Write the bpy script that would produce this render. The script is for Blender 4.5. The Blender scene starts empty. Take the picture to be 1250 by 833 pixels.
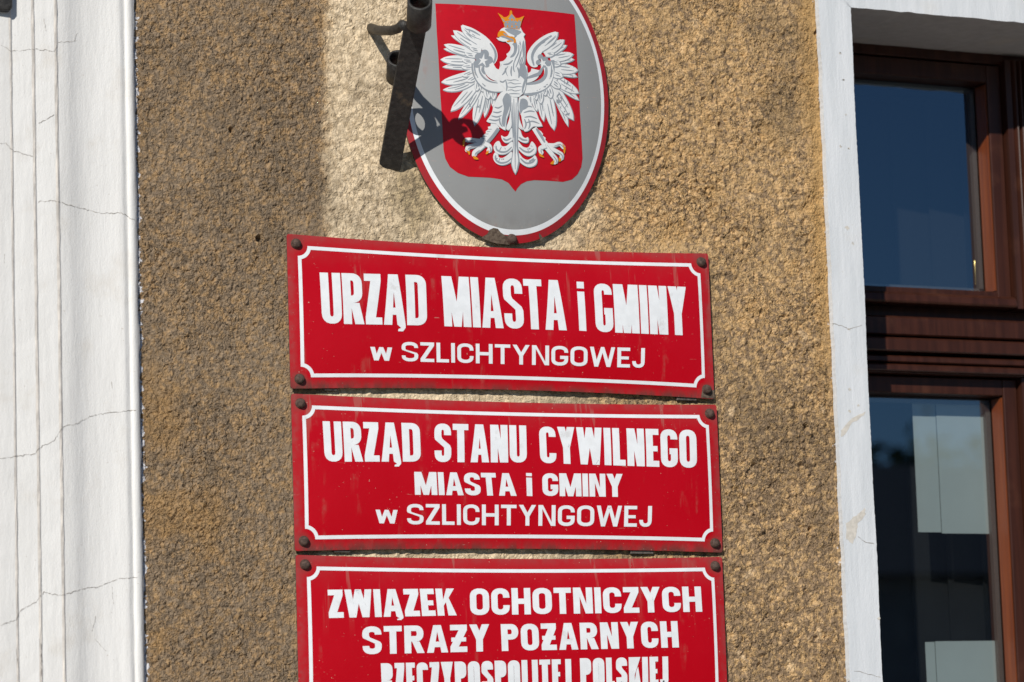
import bpy, bmesh, math, random
import numpy as np
from math import sin, cos, pi, radians
from mathutils import Vector, Matrix
random.seed(7)
SC = bpy.context.scene
COL = SC.collection

# ------------------------------------------------------------------ camera, sky, sun, exposure
F_PX, YAW, PITCH, ROLL, DIST = 4064.67, radians(26.502), radians(7.911), radians(1.869), 4.95
P0 = Vector((0, 0, 2.4))                                    # the point of the wall in the middle of the picture
DV = Vector((sin(YAW)*cos(PITCH), cos(YAW)*cos(PITCH), sin(PITCH)))
r0 = Vector((cos(YAW), -sin(YAW), 0)); u0 = r0.cross(DV)
RV = cos(ROLL)*r0 - sin(ROLL)*u0
UV = cos(ROLL)*u0 + sin(ROLL)*r0
CAM = P0 - DV*DIST
cd = bpy.data.cameras.new('camera'); cam = bpy.data.objects.new('camera', cd); COL.objects.link(cam)
cam.matrix_world = Matrix(((RV.x, UV.x, -DV.x, CAM.x), (RV.y, UV.y, -DV.y, CAM.y), (RV.z, UV.z, -DV.z, CAM.z), (0, 0, 0, 1)))
cd.sensor_width = 36; cd.lens = F_PX/1250*36; cd.clip_end = 2000; cd.clip_start = .05
cd.dof.use_dof = True; cd.dof.focus_distance = DIST; cd.dof.aperture_fstop = 5.6
SC.camera = cam

SUN = Vector((-.845, -1, .66)).normalized()                  # towards the sun
EL = math.asin(SUN.z); AZ = math.atan2(SUN.x, SUN.y)
w = bpy.data.worlds.new('World'); SC.world = w; w.use_nodes = True
nt = w.node_tree
sky = nt.nodes.new('ShaderNodeTexSky'); sky.sky_type = 'NISHITA'; sky.sun_disc = False
sky.sun_elevation = EL; sky.sun_rotation = AZ; sky.altitude = 1500; sky.air_density = 1.0; sky.dust_density = .0; sky.ozone_density = 5.0
bg = nt.nodes['Background']; bg.inputs[1].default_value = .06
nt.links.new(sky.outputs[0], bg.inputs[0])
sd = bpy.data.lights.new('sun', 'SUN'); sd.energy = 4.45; sd.angle = radians(.53); sd.color = (1, .95, .87)
so = bpy.data.objects.new('sun', sd); COL.objects.link(so)
so.rotation_euler = (-SUN).to_track_quat('-Z', 'Y').to_euler(); so.location = (-8, -10, 9)
SC.view_settings.view_transform = 'Standard'; SC.view_settings.look = 'None'
SC.view_settings.exposure = 0.0; SC.view_settings.gamma = 1; SC.view_settings.use_curve_mapping = False
SC.cycles.use_denoising = True

# ------------------------------------------------------------------ helpers
def at(px, py, Y=0.0):
    """the point of the plane y = Y seen at a pixel of the photograph"""
    v = DV*F_PX + RV*(px-625) - UV*(py-416.5)
    return CAM + v*((Y-CAM.y)/v.y)

def lin(r, g, b):
    f = lambda c: (c/255/12.92) if c <= 10 else ((c/255+.055)/1.055)**2.4
    return (f(r), f(g), f(b), 1)

R_IN = .205                                                  # depth of the window reveal
XL = at(1051, 330).x; ZT = at(1140, 19.5).z                    # opening: left edge, lintel
TW = XL - at(1012, 330).x                                     # width of the plaster band round the window

class MB:
    """collects faces in world coordinates and links them as ONE mesh object"""
    def __init__(s): s.v = []; s.f = []; s.m = []; s.sm = []
    def poly(s, pts, mi=0, smooth=False):
        n = len(s.v); s.v += [tuple(p) for p in pts]; s.f.append(list(range(n, n+len(pts)))); s.m.append(mi); s.sm.append(smooth)
    def mesh(s, vs, fs, mi=0, smooth=False):
        n = len(s.v); s.v += [tuple(p) for p in vs]
        for f in fs: s.f.append([n+i for i in f]); s.m.append(mi); s.sm.append(smooth)
    def box(s, x0, x1, y0, y1, z0, z1, mi=0):
        vs = [(x, y, z) for x in (x0, x1) for y in (y0, y1) for z in (z0, z1)]
        s.mesh(vs, [(0, 1, 3, 2), (4, 6, 7, 5), (0, 4, 5, 1), (2, 3, 7, 6), (0, 2, 6, 4), (1, 5, 7, 3)], mi)
    def prism_x(s, prof, x0, x1, mi=0, smooth=False):
        """profile of (y, z) points swept along x"""
        n = len(prof); vs = [(x0, y, z) for y, z in prof] + [(x1, y, z) for y, z in prof]
        s.mesh(vs, [(i, (i+1) % n, n+(i+1) % n, n+i) for i in range(n)] + [tuple(range(n)), tuple(range(2*n-1, n-1, -1))], mi, smooth)
    def prism_z(s, prof, z0, z1, mi=0, smooth=False):
        n = len(prof); vs = [(x, y, z0) for x, y in prof] + [(x, y, z1) for x, y in prof]
        s.mesh(vs, [(i, (i+1) % n, n+(i+1) % n, n+i) for i in range(n)] + [tuple(range(n)), tuple(range(2*n-1, n-1, -1))], mi, smooth)
    def tube(s, a, b, ro, ri, n=28, mi=0):
        a = Vector(a); b = Vector(b); ax = (b-a).normalized(); e1 = ax.orthogonal().normalized(); e2 = ax.cross(e1)
        ch = min(.0012, (ro-ri)*.3)
        rings = [(a, ri), (a, ro-ch), (a+ax*ch, ro), (b-ax*ch, ro), (b, ro-ch), (b, ri+ch*.5), (b-ax*ch, ri)]
        vs = []; m = len(rings)
        for c, r in rings:
            vs += [c+(e1*cos(2*pi*k/n)+e2*sin(2*pi*k/n))*r for k in range(n)]
        s.mesh(vs, [(i*n+k, i*n+(k+1) % n, ((i+1) % m)*n+(k+1) % n, ((i+1) % m)*n+k) for i in range(m) for k in range(n)], mi, True)
    def lathe(s, c, ax, prof, n=20, mi=0):
        """profile of (radius, height) about the axis ax from c"""
        c = Vector(c); ax = Vector(ax).normalized(); e1 = ax.orthogonal().normalized(); e2 = ax.cross(e1); vs = []
        for r, h in prof: vs += [c+ax*h+(e1*cos(2*pi*k/n)+e2*sin(2*pi*k/n))*max(r, 1e-5) for k in range(n)]
        m = len(prof)
        s.mesh(vs, [(i*n+k, i*n+(k+1) % n, (i+1)*n+(k+1) % n, (i+1)*n+k) for i in range(m-1) for k in range(n)] + [tuple(range((m-1)*n, m*n))], mi, True)
    def build(s, name, mats, parent=None, bevel=0, recalc=True, rotz=None):
        me = bpy.data.meshes.new(name)
        off = Vector(parent_world(parent)) if parent else Vector((0, 0, 0))
        me.from_pydata([tuple(Vector(p)-off) for p in s.v], [], s.f)
        mats = mats if isinstance(mats, (list, tuple)) else [mats]
        for m in mats: me.materials.append(m)
        me.polygons.foreach_set('material_index', s.m); me.polygons.foreach_set('use_smooth', s.sm)
        if recalc:
            bm = bmesh.new(); bm.from_mesh(me); bmesh.ops.recalc_face_normals(bm, faces=bm.faces); bm.to_mesh(me); bm.free()
        o = bpy.data.objects.new(name, me); COL.objects.link(o)
        if parent: o.parent = parent
        if bevel:
            b = o.modifiers.new('bevel', 'BEVEL'); b.width = bevel; b.segments = 2; b.limit_method = 'ANGLE'; b.angle_limit = radians(40)
        return o

def parent_world(o):
    p = Vector(o.location)
    while o.parent: o = o.parent; p += Vector(o.location)
    return p

def tag(o, label=None, cat=None, group=None, kind=None):
    for k, v in (('label', label), ('category', cat), ('group', group), ('kind', kind)):
        if v: o[k] = v
    return o
def thing(name, loc, label, cat, group=None):
    o = bpy.data.objects.new(name, None); COL.objects.link(o); o.location = loc; o.empty_display_size = .05
    return tag(o, label, cat, group)

# ------------------------------------------------------------------ materials
class N:
    def __init__(s, name):
        s.mat = bpy.data.materials.new(name); s.mat.use_nodes = True; s.t = s.mat.node_tree
        s.b = s.t.nodes['Principled BSDF']; s.out = s.t.nodes['Material Output']
        s.b.inputs['Specular IOR Level'].default_value = .4
    def n(s, typ, **kw):
        o = s.t.nodes.new(typ)
        for k, v in kw.items(): setattr(o, k, v)
        return o
    def put(s, sock, v):
        if isinstance(v, bpy.types.NodeSocket): s.t.links.new(v, sock)
        else: sock.default_value = v
    def pos(s, scale=(1, 1, 1), gen=False):
        src = s.n('ShaderNodeTexCoord').outputs['Generated'] if gen else s.n('ShaderNodeNewGeometry').outputs['Position']
        m = s.n('ShaderNodeMapping'); m.inputs['Scale'].default_value = scale; s.put(m.inputs['Vector'], src)
        return m.outputs[0]
    def noise(s, scale, detail=4, rough=.55, vec=None, dist=0.0):
        o = s.n('ShaderNodeTexNoise'); s.put(o.inputs['Vector'], vec or s.pos()); o.inputs['Scale'].default_value = scale
        o.inputs['Detail'].default_value = detail; o.inputs['Roughness'].default_value = rough; o.inputs['Distortion'].default_value = dist
        return o.outputs['Fac']
    def voro(s, scale, vec=None, feature='F1', out='Distance', rnd=1.0):
        o = s.n('ShaderNodeTexVoronoi', feature=feature); s.put(o.inputs['Vector'], vec or s.pos()); o.inputs['Scale'].default_value = scale
        o.inputs['Randomness'].default_value = rnd
        return o.outputs[out]
    def math(s, op, a, b=0.0, c=0.0):
        o = s.n('ShaderNodeMath', operation=op); s.put(o.inputs[0], a); s.put(o.inputs[1], b); s.put(o.inputs[2], c); return o.outputs[0]
    def ramp(s, v, a, b, lo=0.0, hi=1.0, smooth=True):
        o = s.n('ShaderNodeMapRange', interpolation_type='SMOOTHSTEP' if smooth else 'LINEAR'); s.put(o.inputs['Value'], v)
        o.inputs['From Min'].default_value = a; o.inputs['From Max'].default_value = b
        o.inputs['To Min'].default_value = lo; o.inputs['To Max'].default_value = hi
        return o.outputs[0]
    def mix(s, f, a, b, mode='MIX'):
        o = s.n('ShaderNodeMix', data_type='RGBA', blend_type=mode); s.put(o.inputs[0], f); s.put(o.inputs[6], a); s.put(o.inputs[7], b); return o.outputs[2]
    def xyz(s, gen=False):
        o = s.n('ShaderNodeSeparateXYZ')
        s.put(o.inputs[0], s.n('ShaderNodeTexCoord').outputs['Generated'] if gen else s.n('ShaderNodeNewGeometry').outputs['Position'])
        return o.outputs
    def base(s, col, rough=.6, spec=None, metal=0):
        s.put(s.b.inputs['Base Color'], col); s.put(s.b.inputs['Roughness'], rough); s.b.inputs['Metallic'].default_value = metal
        if spec is not None: s.b.inputs['Specular IOR Level'].default_value = spec
        return s
    def bump(s, h, dist=.001, strength=1.0):
        o = s.n('ShaderNodeBump'); s.put(o.inputs['Height'], h); o.inputs['Distance'].default_value = dist; o.inputs['Strength'].default_value = strength
        s.t.links.new(o.outputs[0], s.b.inputs['Normal']); return s

def m_plaster():
    XPL_ = at(167, 416).x; XBAND_ = at(1022, 416).x+.03; XBE_ = XL-TW
    s = N('roughcast_plaster'); s.mat.displacement_method = 'BOTH'
    x, y, z = s.xyz()[:3] if False else [s.xyz()[i] for i in range(3)]
    wob = s.noise(9, 4); wob2 = s.noise(55, 3)
    # protected paler strip behind the plaques, its left edge ragged
    xe = at(396, 150).x
    xs = s.math('ADD', x, s.math('ADD', s.math('MULTIPLY_ADD', wob2, .045, -.022), s.math('MULTIPLY_ADD', z, -.035, 2.65*.035)))
    pl = s.ramp(xs, xe-.010, xe+.016)
    xr = at(690, 150).x
    xq = s.math('ADD', x, s.math('MULTIPLY_ADD', wob, .22, -.11))
    pr = s.ramp(xq, xr-.05, xr+.07, 1, 0)
    pale = s.math('MULTIPLY', pl, pr)
    right = s.ramp(x, xe-.01, xe+.02)
    n1 = s.noise(115, 5, .65); n2 = s.noise(16, 4); n3 = s.noise(190, 3); n4 = s.noise(4.5, 3); n5 = s.noise(34, 5, .6)
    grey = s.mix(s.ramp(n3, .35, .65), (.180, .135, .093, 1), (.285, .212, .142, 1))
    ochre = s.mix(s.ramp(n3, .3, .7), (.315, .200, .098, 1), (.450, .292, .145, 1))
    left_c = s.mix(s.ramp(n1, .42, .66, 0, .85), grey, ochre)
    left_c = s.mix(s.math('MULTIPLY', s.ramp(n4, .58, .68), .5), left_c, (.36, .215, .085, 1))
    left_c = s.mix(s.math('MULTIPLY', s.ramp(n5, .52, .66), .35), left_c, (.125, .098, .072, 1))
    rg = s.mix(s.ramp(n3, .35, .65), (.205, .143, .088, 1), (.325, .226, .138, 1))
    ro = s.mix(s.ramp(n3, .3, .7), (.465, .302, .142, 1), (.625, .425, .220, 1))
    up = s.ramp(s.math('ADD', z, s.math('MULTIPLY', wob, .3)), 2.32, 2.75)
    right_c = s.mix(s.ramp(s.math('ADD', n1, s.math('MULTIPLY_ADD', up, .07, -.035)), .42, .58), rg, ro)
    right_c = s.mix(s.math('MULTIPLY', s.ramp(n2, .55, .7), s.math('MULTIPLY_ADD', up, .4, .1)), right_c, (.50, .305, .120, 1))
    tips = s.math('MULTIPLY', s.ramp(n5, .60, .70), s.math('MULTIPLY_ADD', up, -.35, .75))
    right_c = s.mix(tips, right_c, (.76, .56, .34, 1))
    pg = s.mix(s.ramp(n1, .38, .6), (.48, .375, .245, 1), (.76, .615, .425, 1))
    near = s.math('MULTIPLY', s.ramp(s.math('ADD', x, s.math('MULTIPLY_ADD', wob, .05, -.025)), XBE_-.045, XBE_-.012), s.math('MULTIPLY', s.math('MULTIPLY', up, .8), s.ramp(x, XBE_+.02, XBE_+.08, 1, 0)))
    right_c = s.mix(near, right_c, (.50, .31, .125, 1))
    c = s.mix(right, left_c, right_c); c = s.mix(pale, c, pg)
    # grey water stain running from the foot of the flag holder
    sx = at(505, 240); 
    dx = s.math('DIVIDE', s.math('SUBTRACT', x, sx.x), .045); dz = s.math('DIVIDE', s.math('SUBTRACT', z, sx.z), .075)
    r = s.math('SQRT', s.math('ADD', s.math('MULTIPLY', dx, dx), s.math('MULTIPLY', dz, dz)))
    r = s.math('ADD', r, s.math('MULTIPLY_ADD', s.noise(30, 4), 1.2, -.6))
    c = s.mix(s.ramp(r, .35, 1.15, .72, 0), c, s.mix(s.ramp(n1, .4, .6), (.155, .12, .075, 1), (.36, .27, .14, 1)))
    big = s.math('ADD', s.math('MULTIPLY', s.noise(3.2, 5, .6), .7), s.math('MULTIPLY', s.noise(11, 4, .6, s.pos((1, 1, .45))), .5))
    c = s.mix(s.ramp(big, .44, .60, .42, 0), c, (.10, .078, .055, 1))
    # white paint flecks by the mouldings
    for px, sgn in ((172, 1), (1010, -1)):
        pass
    dl = s.math('SUBTRACT', x, at(172.5, 416).x)
    fl = s.math('MULTIPLY', s.ramp(s.math('SUBTRACT', s.noise(110, 4), s.math('MULTIPLY', dl, 34)), .44, .50), 1)
    fl2 = s.math('SUBTRACT', at(1018, 416).x, x)
    fm = s.ramp(s.math('SUBTRACT', s.math('MULTIPLY_ADD', s.noise(120, 4), .75, .06), s.math('MULTIPLY', s.math('ABSOLUTE', fl2), 14)), .47, .50)
    white = s.math('MAXIMUM', fl, s.math('MULTIPLY', fm, .75))
    c = s.mix(white, c, (.62, .62, .65, 1))
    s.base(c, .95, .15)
    # height: heaped grains
    warp = s.n('ShaderNodeVectorMath', operation='ADD'); 
    nz = s.n('ShaderNodeTexNoise'); s.put(nz.inputs['Vector'], s.pos()); nz.inputs['Scale'].default_value = 60; nz.inputs['Detail'].default_value = 2
    sc = s.n('ShaderNodeVectorMath', operation='SCALE'); s.put(sc.inputs[0], nz.outputs['Color']); sc.inputs['Scale'].default_value = .010
    s.put(warp.inputs[0], s.pos()); s.put(warp.inputs[1], sc.outputs[0])
    v2 = s.voro(230, warp.outputs[0])
    g = s.noise(120, 4, .58, warp.outputs[0]); gr = s.noise(58, 5, .6, warp.outputs[0])
    h = s.math('MULTIPLY', s.ramp(g, .30, .70), .0046)
    h = s.math('ADD', h, s.math('MULTIPLY', s.ramp(v2, 0, .8, 1, 0), .0017))
    lump = s.math('MULTIPLY', s.ramp(gr, .34, .68), .0056)
    h = s.math('ADD', h, s.math('MULTIPLY', lump, s.math('MULTIPLY_ADD', right, .75, .25)))
    pit = s.math('MULTIPLY', s.ramp(s.noise(60, 2), .34, .24), -.0050)
    h = s.math('ADD', h, pit)
    h = s.math('ADD', h, s.math('MULTIPLY', s.noise(420, 2, .5), .0012))
    h = s.math('MULTIPLY', h, s.ramp(s.noise(7, 4, .6), .36, .64, .62, 1.18))
    h = s.math('MULTIPLY', h, s.ramp(pale, 0, 1, 1.0, .80))
    sunk = s.math('MULTIPLY', s.ramp(x, at(352, 480).x-.004, at(362, 480).x+.004), s.ramp(x, at(862, 400).x, at(872, 400).x+.010, 1, 0))
    sunk = s.math('MAXIMUM', s.math('MULTIPLY', sunk, s.ramp(z, at(600, 285).z-.002, at(600, 275).z+.006, 1, 0)), pale)
    h = s.math('MULTIPLY_ADD', s.math('SUBTRACT', h, .0075), s.math('MULTIPLY_ADD', sunk, -.50, 1.0), .0075)
    h = s.math('ADD', h, s.math('MULTIPLY', sunk, -.0012))
    for px, py, rr_, dp in ((985, 521, .0075, .014), (991, 647, .0065, .011), (284, 158, .006, .010), (318, 291, .007, .010), (1000, 39, .006, .008), (880, 152, .006, .008)):
        q = at(px, py); ax_ = s.math('SUBTRACT', x, q.x); az_ = s.math('SUBTRACT', z, q.z)
        dd = s.math('SQRT', s.math('ADD', s.math('MULTIPLY', ax_, ax_), s.math('MULTIPLY', az_, az_)))
        h = s.math('ADD', h, s.math('MULTIPLY', s.ramp(dd, rr_*.4, rr_, 1, 0), -dp))
    for py, am in ((650, .0045), (484, .0030)):
        q = at(960, py); dz_ = s.math('ABSOLUTE', s.math('ADD', s.math('SUBTRACT', z, q.z), s.math('MULTIPLY_ADD', wob, .05, -.025)))
        h = s.math('ADD', h, s.math('MULTIPLY', s.math('MULTIPLY', s.ramp(dz_, .0, .012, am, 0), s.ramp(x, at(885, 650).x, at(905, 650).x)), s.ramp(n5, .42, .55)))
    edge = s.math('MULTIPLY', s.ramp(x, XPL_-.006, XPL_-.002), s.ramp(x, XBE_-.022, XBE_-.002, 1, .5))
    h = s.math('ADD', s.math('MULTIPLY', h, edge), s.math('MULTIPLY_ADD', edge, .004, -.004))
    d = s.n('ShaderNodeDisplacement'); d.inputs['Midlevel'].default_value = .0075; d.inputs['Scale'].default_value = 1.0
    s.put(d.inputs['Height'], h); s.t.links.new(d.outputs[0], s.out.inputs['Displacement'])
    return s.mat

def m_white(name, c0, c1, dirt=(.50, .42, .33, 1), amt=.35):
    s = N(name)
    st = s.noise(60, 5, .6, s.pos((1, 1, .10))); n = s.noise(14, 5, .6); sp = s.noise(170, 3)
    c = s.mix(s.ramp(st, .3, .7), c0, c1)
    c = s.mix(s.math('MULTIPLY', s.ramp(n, .55, .75), amt), c, dirt)
    c = s.mix(s.math('MULTIPLY', s.ramp(sp, .70, .74), .5), c, (.45, .40, .34, 1))
    s.base(c, .62, .3)
    h = s.math('ADD', s.math('MULTIPLY', s.noise(160, 4, .6, s.pos((1, 1, .25))), .7), s.math('MULTIPLY', s.noise(420, 2), .35))
    return s.bump(h, .0022, .42).mat

def m_enamel(name, c0, dust_sheen, W=.70, H=.227, rough=.28, dust_amt=.8, low_amt=.8, faded=None):
    s = N(name)
    o = s.xyz(True); u, v = o[0], o[2]
    au = s.math('ABSOLUTE', s.math('SUBTRACT', u, .5)); av = s.math('ABSOLUTE', s.math('SUBTRACT', v, .5))
    ex = s.math('MULTIPLY', s.math('SUBTRACT', .5, au), W); ez = s.math('MULTIPLY', s.math('SUBTRACT', .5, av), H)      # metres to the edges
    e = s.math('MINIMUM', ex, ez)
    n = s.noise(26, 5, .65); st = s.noise(45, 4, .6, s.pos((1, 1, .10))); fine = s.noise(95, 5, .7)
    edge = s.ramp(s.math('ADD', e, s.math('MULTIPLY_ADD', n, .020, -.010)), .002, .021, 1, 0)
    gr = s.math('MULTIPLY', edge, s.ramp(s.math('ADD', n, fine), .80, 1.20, .30, 1))
    top = s.ramp(v, .70, 1.0)
    c = s.mix(s.math('MULTIPLY', s.ramp(s.noise(5, 4, .6), .35, .7), .5), c0, faded or c0)
    c = s.mix(s.math('MULTIPLY', top, s.ramp(n, .35, .7, .05, .34)), c, dust_sheen)  # paler upper part: sheen of the curved plate put into the colour
    c = s.mix(s.math('MULTIPLY', gr, dust_amt), c, dust_sheen)
    streak = s.math('MULTIPLY', s.ramp(st, .56, .68), s.ramp(n, .48, .66))
    c = s.mix(s.math('MULTIPLY', streak, .30), c, (.30, .15, .12, 1))
    drip = s.math('MULTIPLY', s.ramp(s.noise(60, 3, .6, s.pos((1, 1, .06))), .62, .68), s.ramp(v, .45, .95))
    c = s.mix(s.math('MULTIPLY', drip, .35), c, (.33, .19, .155, 1))
    low = s.ramp(v, 0, .10, 1, 0)
    c = s.mix(s.math('MULTIPLY', s.math('MULTIPLY', low, s.ramp(s.noise(40, 5, .7, s.pos((1, 1, .5))), .36, .60)), low_amt), c, (.075, .042, .034, 1))
    dx = s.math('SUBTRACT', ex, .0138); dz = s.math('SUBTRACT', ez, .0138)
    d = s.math('SQRT', s.math('ADD', s.math('MULTIPLY', dx, dx), s.math('MULTIPLY', dz, dz)))
    c = s.mix(s.math('MULTIPLY', s.ramp(s.math('ADD', d, s.math('MULTIPLY_ADD', fine, .012, -.006)), .007, .017, 1, 0), .42), c, (.17, .055, .045, 1))
    scr = s.ramp(s.noise(22, 2, .5, s.pos((1, 1, 9)), 1.5), .735, .75)
    c = s.mix(s.math('MULTIPLY', s.math('MULTIPLY', scr, s.ramp(fine, .45, .6)), .5), c, (.48, .30, .25, 1))
    spk = s.ramp(s.noise(330, 2), .735, .765)
    c = s.mix(s.math('MULTIPLY', spk, .8), c, (.55, .42, .33, 1))
    s.base(c, s.ramp(s.math('MAXIMUM', gr, top), 0, 1, rough, .5), .24)
    return s.bump(s.math('ADD', s.noise(7, 2), s.math('MULTIPLY', n, .15)), .005, .35).mat

def m_paint(name, col, col2=None, rough=.4):
    s = N(name); n = s.noise(60, 4, .6); d = s.noise(24, 5, .65)
    c = s.mix(s.ramp(n, .35, .65), col, col2 or tuple(x*.93 for x in col[:3])+(1,))
    c = s.mix(s.math('MULTIPLY', s.ramp(d, .62, .72), .25), c, (.30, .25, .21, 1))
    return s.base(c, rough, .35).mat

def m_iron():
    s = N('painted_iron'); n = s.noise(120, 5, .6); g = s.noise(35, 4)
    c = s.mix(s.ramp(n, .35, .7), (.017, .0165, .0165, 1), (.040, .038, .036, 1))
    c = s.mix(s.ramp(g, .62, .74), c, (.085, .065, .045, 1))
    return s.base(c, .55, .4).bump(s.math('ADD', n, s.noise(400, 2)), .0012, .6).mat

def m_rust(name, a, b):
    s = N(name); n = s.noise(230, 5, .65)
    return s.base(s.mix(s.ramp(n, .35, .65), a, b), .75, .3).bump(n, .001, .7).mat

def m_wood():
    s = N('brown_wood'); g = s.noise(90, 5, .6, s.pos((1, 1, .05))); n = s.noise(20, 4)
    c = s.mix(s.ramp(g, .3, .7), (.030, .0098, .0060, 1), (.052, .0165, .0095, 1))
    c = s.mix(s.math('MULTIPLY', s.ramp(n, .55, .75), .3), c, (.10, .040, .022, 1))
    return s.base(c, .36, .34).bump(g, .0005, .4).mat

def m_sunlit_wood():
    s = N('sunlit_wood'); g = s.noise(90, 5, .6, s.pos((1, 1, .05)))  # brown sash wood in sun: the orange of the light is painted in
    return s.base(s.mix(s.ramp(g, .3, .7), (.125, .029, .008, 1), (.185, .046, .012, 1)), .35, .4).mat

def m_plain(name, col, rough=.7, var=.15, scale=30, spec=.35, metal=0):
    s = N(name); n = s.noise(scale, 4, .6)
    return s.base(s.mix(s.ramp(n, .3, .7), tuple(x*(1-var) for x in col[:3])+(1,), tuple(x*(1+var) for x in col[:3])+(1,)), rough, spec, metal).mat

def m_glass():
    s = N('window_glass')
    tr = s.n('ShaderNodeBsdfTransparent'); tr.inputs[0].default_value = (.80, .84, .84, 1)
    gl = s.n('ShaderNodeBsdfGlossy'); gl.inputs['Roughness'].default_value = 0.004; gl.inputs['Color'].default_value = (.62, .82, 1, 1)
    lw = s.n('ShaderNodeLayerWeight'); lw.inputs['Blend'].default_value = .5             # Schlick, four glass surfaces
    f = s.math('MULTIPLY_ADD', s.math('POWER', lw.outputs['Facing'], 5.0), .76, .24)
    mx = s.n('ShaderNodeMixShader'); s.put(mx.inputs[0], f); s.t.links.new(tr.outputs[0], mx.inputs[1]); s.t.links.new(gl.outputs[0], mx.inputs[2])
    s.t.links.new(mx.outputs[0], s.out.inputs['Surface'])
    return s.mat

M = {}
M['plaster'] = m_plaster()
M['white'] = m_white('white_stucco', (.725, .72, .705, 1), (.785, .78, .765, 1), (.60, .55, .48, 1), .38)
M['trim'] = m_white('grey_white_trim', (.57, .60, .63, 1), (.65, .675, .705, 1), (.58, .56, .52, 1), .3)
M['chip'] = m_plain('bare_plaster', (.56, .53, .48), .9, .12, 160)
M['crack'] = m_plain('crack_dirt', (.30, .27, .235), .9, .3, 90)
M['arris'] = m_plain('worn_arris', (.71, .665, .61), .8, .15, 60)
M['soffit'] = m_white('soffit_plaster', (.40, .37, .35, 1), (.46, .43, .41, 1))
M['red'] = m_enamel('red_enamel', (.43, .0010, .0080, 1), (.31, .048, .048, 1), faded=(.475, .004, .014, 1))
M['letter'] = m_paint('white_lettering', (.77, .80, .83, 1))
M['grey_enamel'] = m_enamel('grey_enamel', (.265, .272, .275, 1), (.31, .30, .28, 1), .32, .42, .38, .3, .15, (.235, .238, .235, 1))
M['rim_red'] = m_paint('red_rim_paint', (.40, .012, .020, 1), (.30, .020, .026, 1), .4)
M['shield_red'] = m_paint('shield_red_paint', (.47, .0042, .0125, 1), (.43, .0042, .012, 1), .35)
M['eagle_white'] = m_paint('eagle_white_paint', (.70, .715, .72, 1), (.66, .675, .68, 1), .5)
M['eagle_grey'] = m_paint('eagle_grey_paint', (.275, .305, .34, 1), None, .5)
M['gold'] = m_paint('gold_paint', (.68, .25, .012, 1), None, .45)
M['iron'] = m_iron()
M['bolt'] = m_rust('rusty_bolt', (.045, .028, .022, 1), (.105, .068, .054, 1))
M['rust'] = m_rust('bare_rust', (.070, .048, .036, 1), (.15, .115, .085, 1))
M['shade_backing'] = m_rust('gap_shade_backing', (.05, .045, .04, 1), (.13, .115, .10, 1))  # dark tone of the shaded sign gaps, also used for the plaque backing
M['wood'] = m_wood(); M['lit_wood'] = m_sunlit_wood()
M['gasket'] = m_plain('gasket_rubber', (.012, .012, .013), .6)
M['spacer'] = m_plain('spacer_bar', (.17, .16, .15), .45, .1, 300, .5, .6)
M['glass'] = m_glass()
M['brass'] = m_plain('brass', (.80, .58, .22), .25, .08, 300, .5, 1.0)
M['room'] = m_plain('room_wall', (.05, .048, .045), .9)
M['blind'] = m_plain('charcoal_blind', (.020, .0205, .022), .9, .1, 200, .1)
M['paper'] = m_plain('pale_paper', (.40, .45, .45), .9, .03, 8, .1)

# ------------------------------------------------------------------ the setting behind the photographer (seen in the window panes)
def ground():
    mb = MB(); mb.poly([(-400, -400, 0), (400, -400, 0), (400, 400, 0), (-400, 400, 0)])
    tag(mb.build('ground', m_plain('ground_dirt', (.16, .145, .12), .95, .2, 2), recalc=False), kind='structure')
    mb = MB(); mb.box(-60, 60, -3.2, -.02, -.05, .12)
    tag(mb.build('pavement', m_plain('pavement_stone', (.30, .285, .26), .9, .15, 6)), kind='structure')
    mb = MB(); mb.poly([(-60, -10, .004), (60, -10, .004), (60, -3.2, .004), (-60, -3.2, .004)])
    tag(mb.build('road', m_plain('asphalt', (.052, .052, .054), .9, .2, 20), recalc=False), kind='structure')
ground()

# ------------------------------------------------------------------ the facade
XC = at(1254, 260, R_IN).x; XR = 2*XC-XL; ZB = 1.15
XPL = at(167, 416).x                                          # right edge of the moulding
B = thing('town_hall', (0, 0, 0), 'ochre roughcast town hall facade with white mouldings and a brown framed window', 'building')

def axis(core0, core1, step, lo, hi, extra=()):
    a = list(np.arange(core0, core1+step*.5, step)); s = step; p = core0; pre = []
    while p > lo: s = min(s*1.6, .4); p = max(p-s, lo); pre.append(p)
    s = step; p = core1; post = []
    while p < hi: s = min(s*1.6, .4); p = min(p+s, hi); post.append(p)
    return np.array(pre[::-1]+a+post)
def wall():
    x0 = XL-TW+.012                                            # the grid stops under the band
    gx = axis(XPL-.02, x0, .0019, -6, x0); gz = axis(2.4-.62, 2.4+.62, .0019, 0, 6.5)
    def grid(xs, zs):
        X, Z = np.meshgrid(xs, zs); n = len(xs); m = len(zs)
        vs = np.stack([X.ravel(), np.zeros(X.size), Z.ravel()], 1)
        i = np.arange((m-1)*(n-1)); r = i//(n-1); c = i % (n-1); a = r*n+c
        return vs, np.stack([a, a+1, a+n+1, a+n], 1)
    V = []; F = []; k = 0
    for xs, zs in ((gx, gz), (np.array([x0, XR+TW-.012]), np.array([ZT+TW-.012, 6.5])), (np.array([x0, XR+TW-.012]), np.array([0, ZB-.02])), (np.array([XR+TW-.012, 8]), np.array([0, 6.5]))):
        v, f = grid(xs, zs); V.append(v); F.append(f+k); k += len(v)
    V = np.concatenate(V); F = np.concatenate(F)
    me = bpy.data.meshes.new('wall'); me.from_pydata(V.tolist(), [], F.tolist()); me.materials.append(M['plaster'])
    me.polygons.foreach_set('use_smooth', [True]*len(F))
    o = bpy.data.objects.new('wall', me); COL.objects.link(o); o.parent = B
wall()
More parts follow.
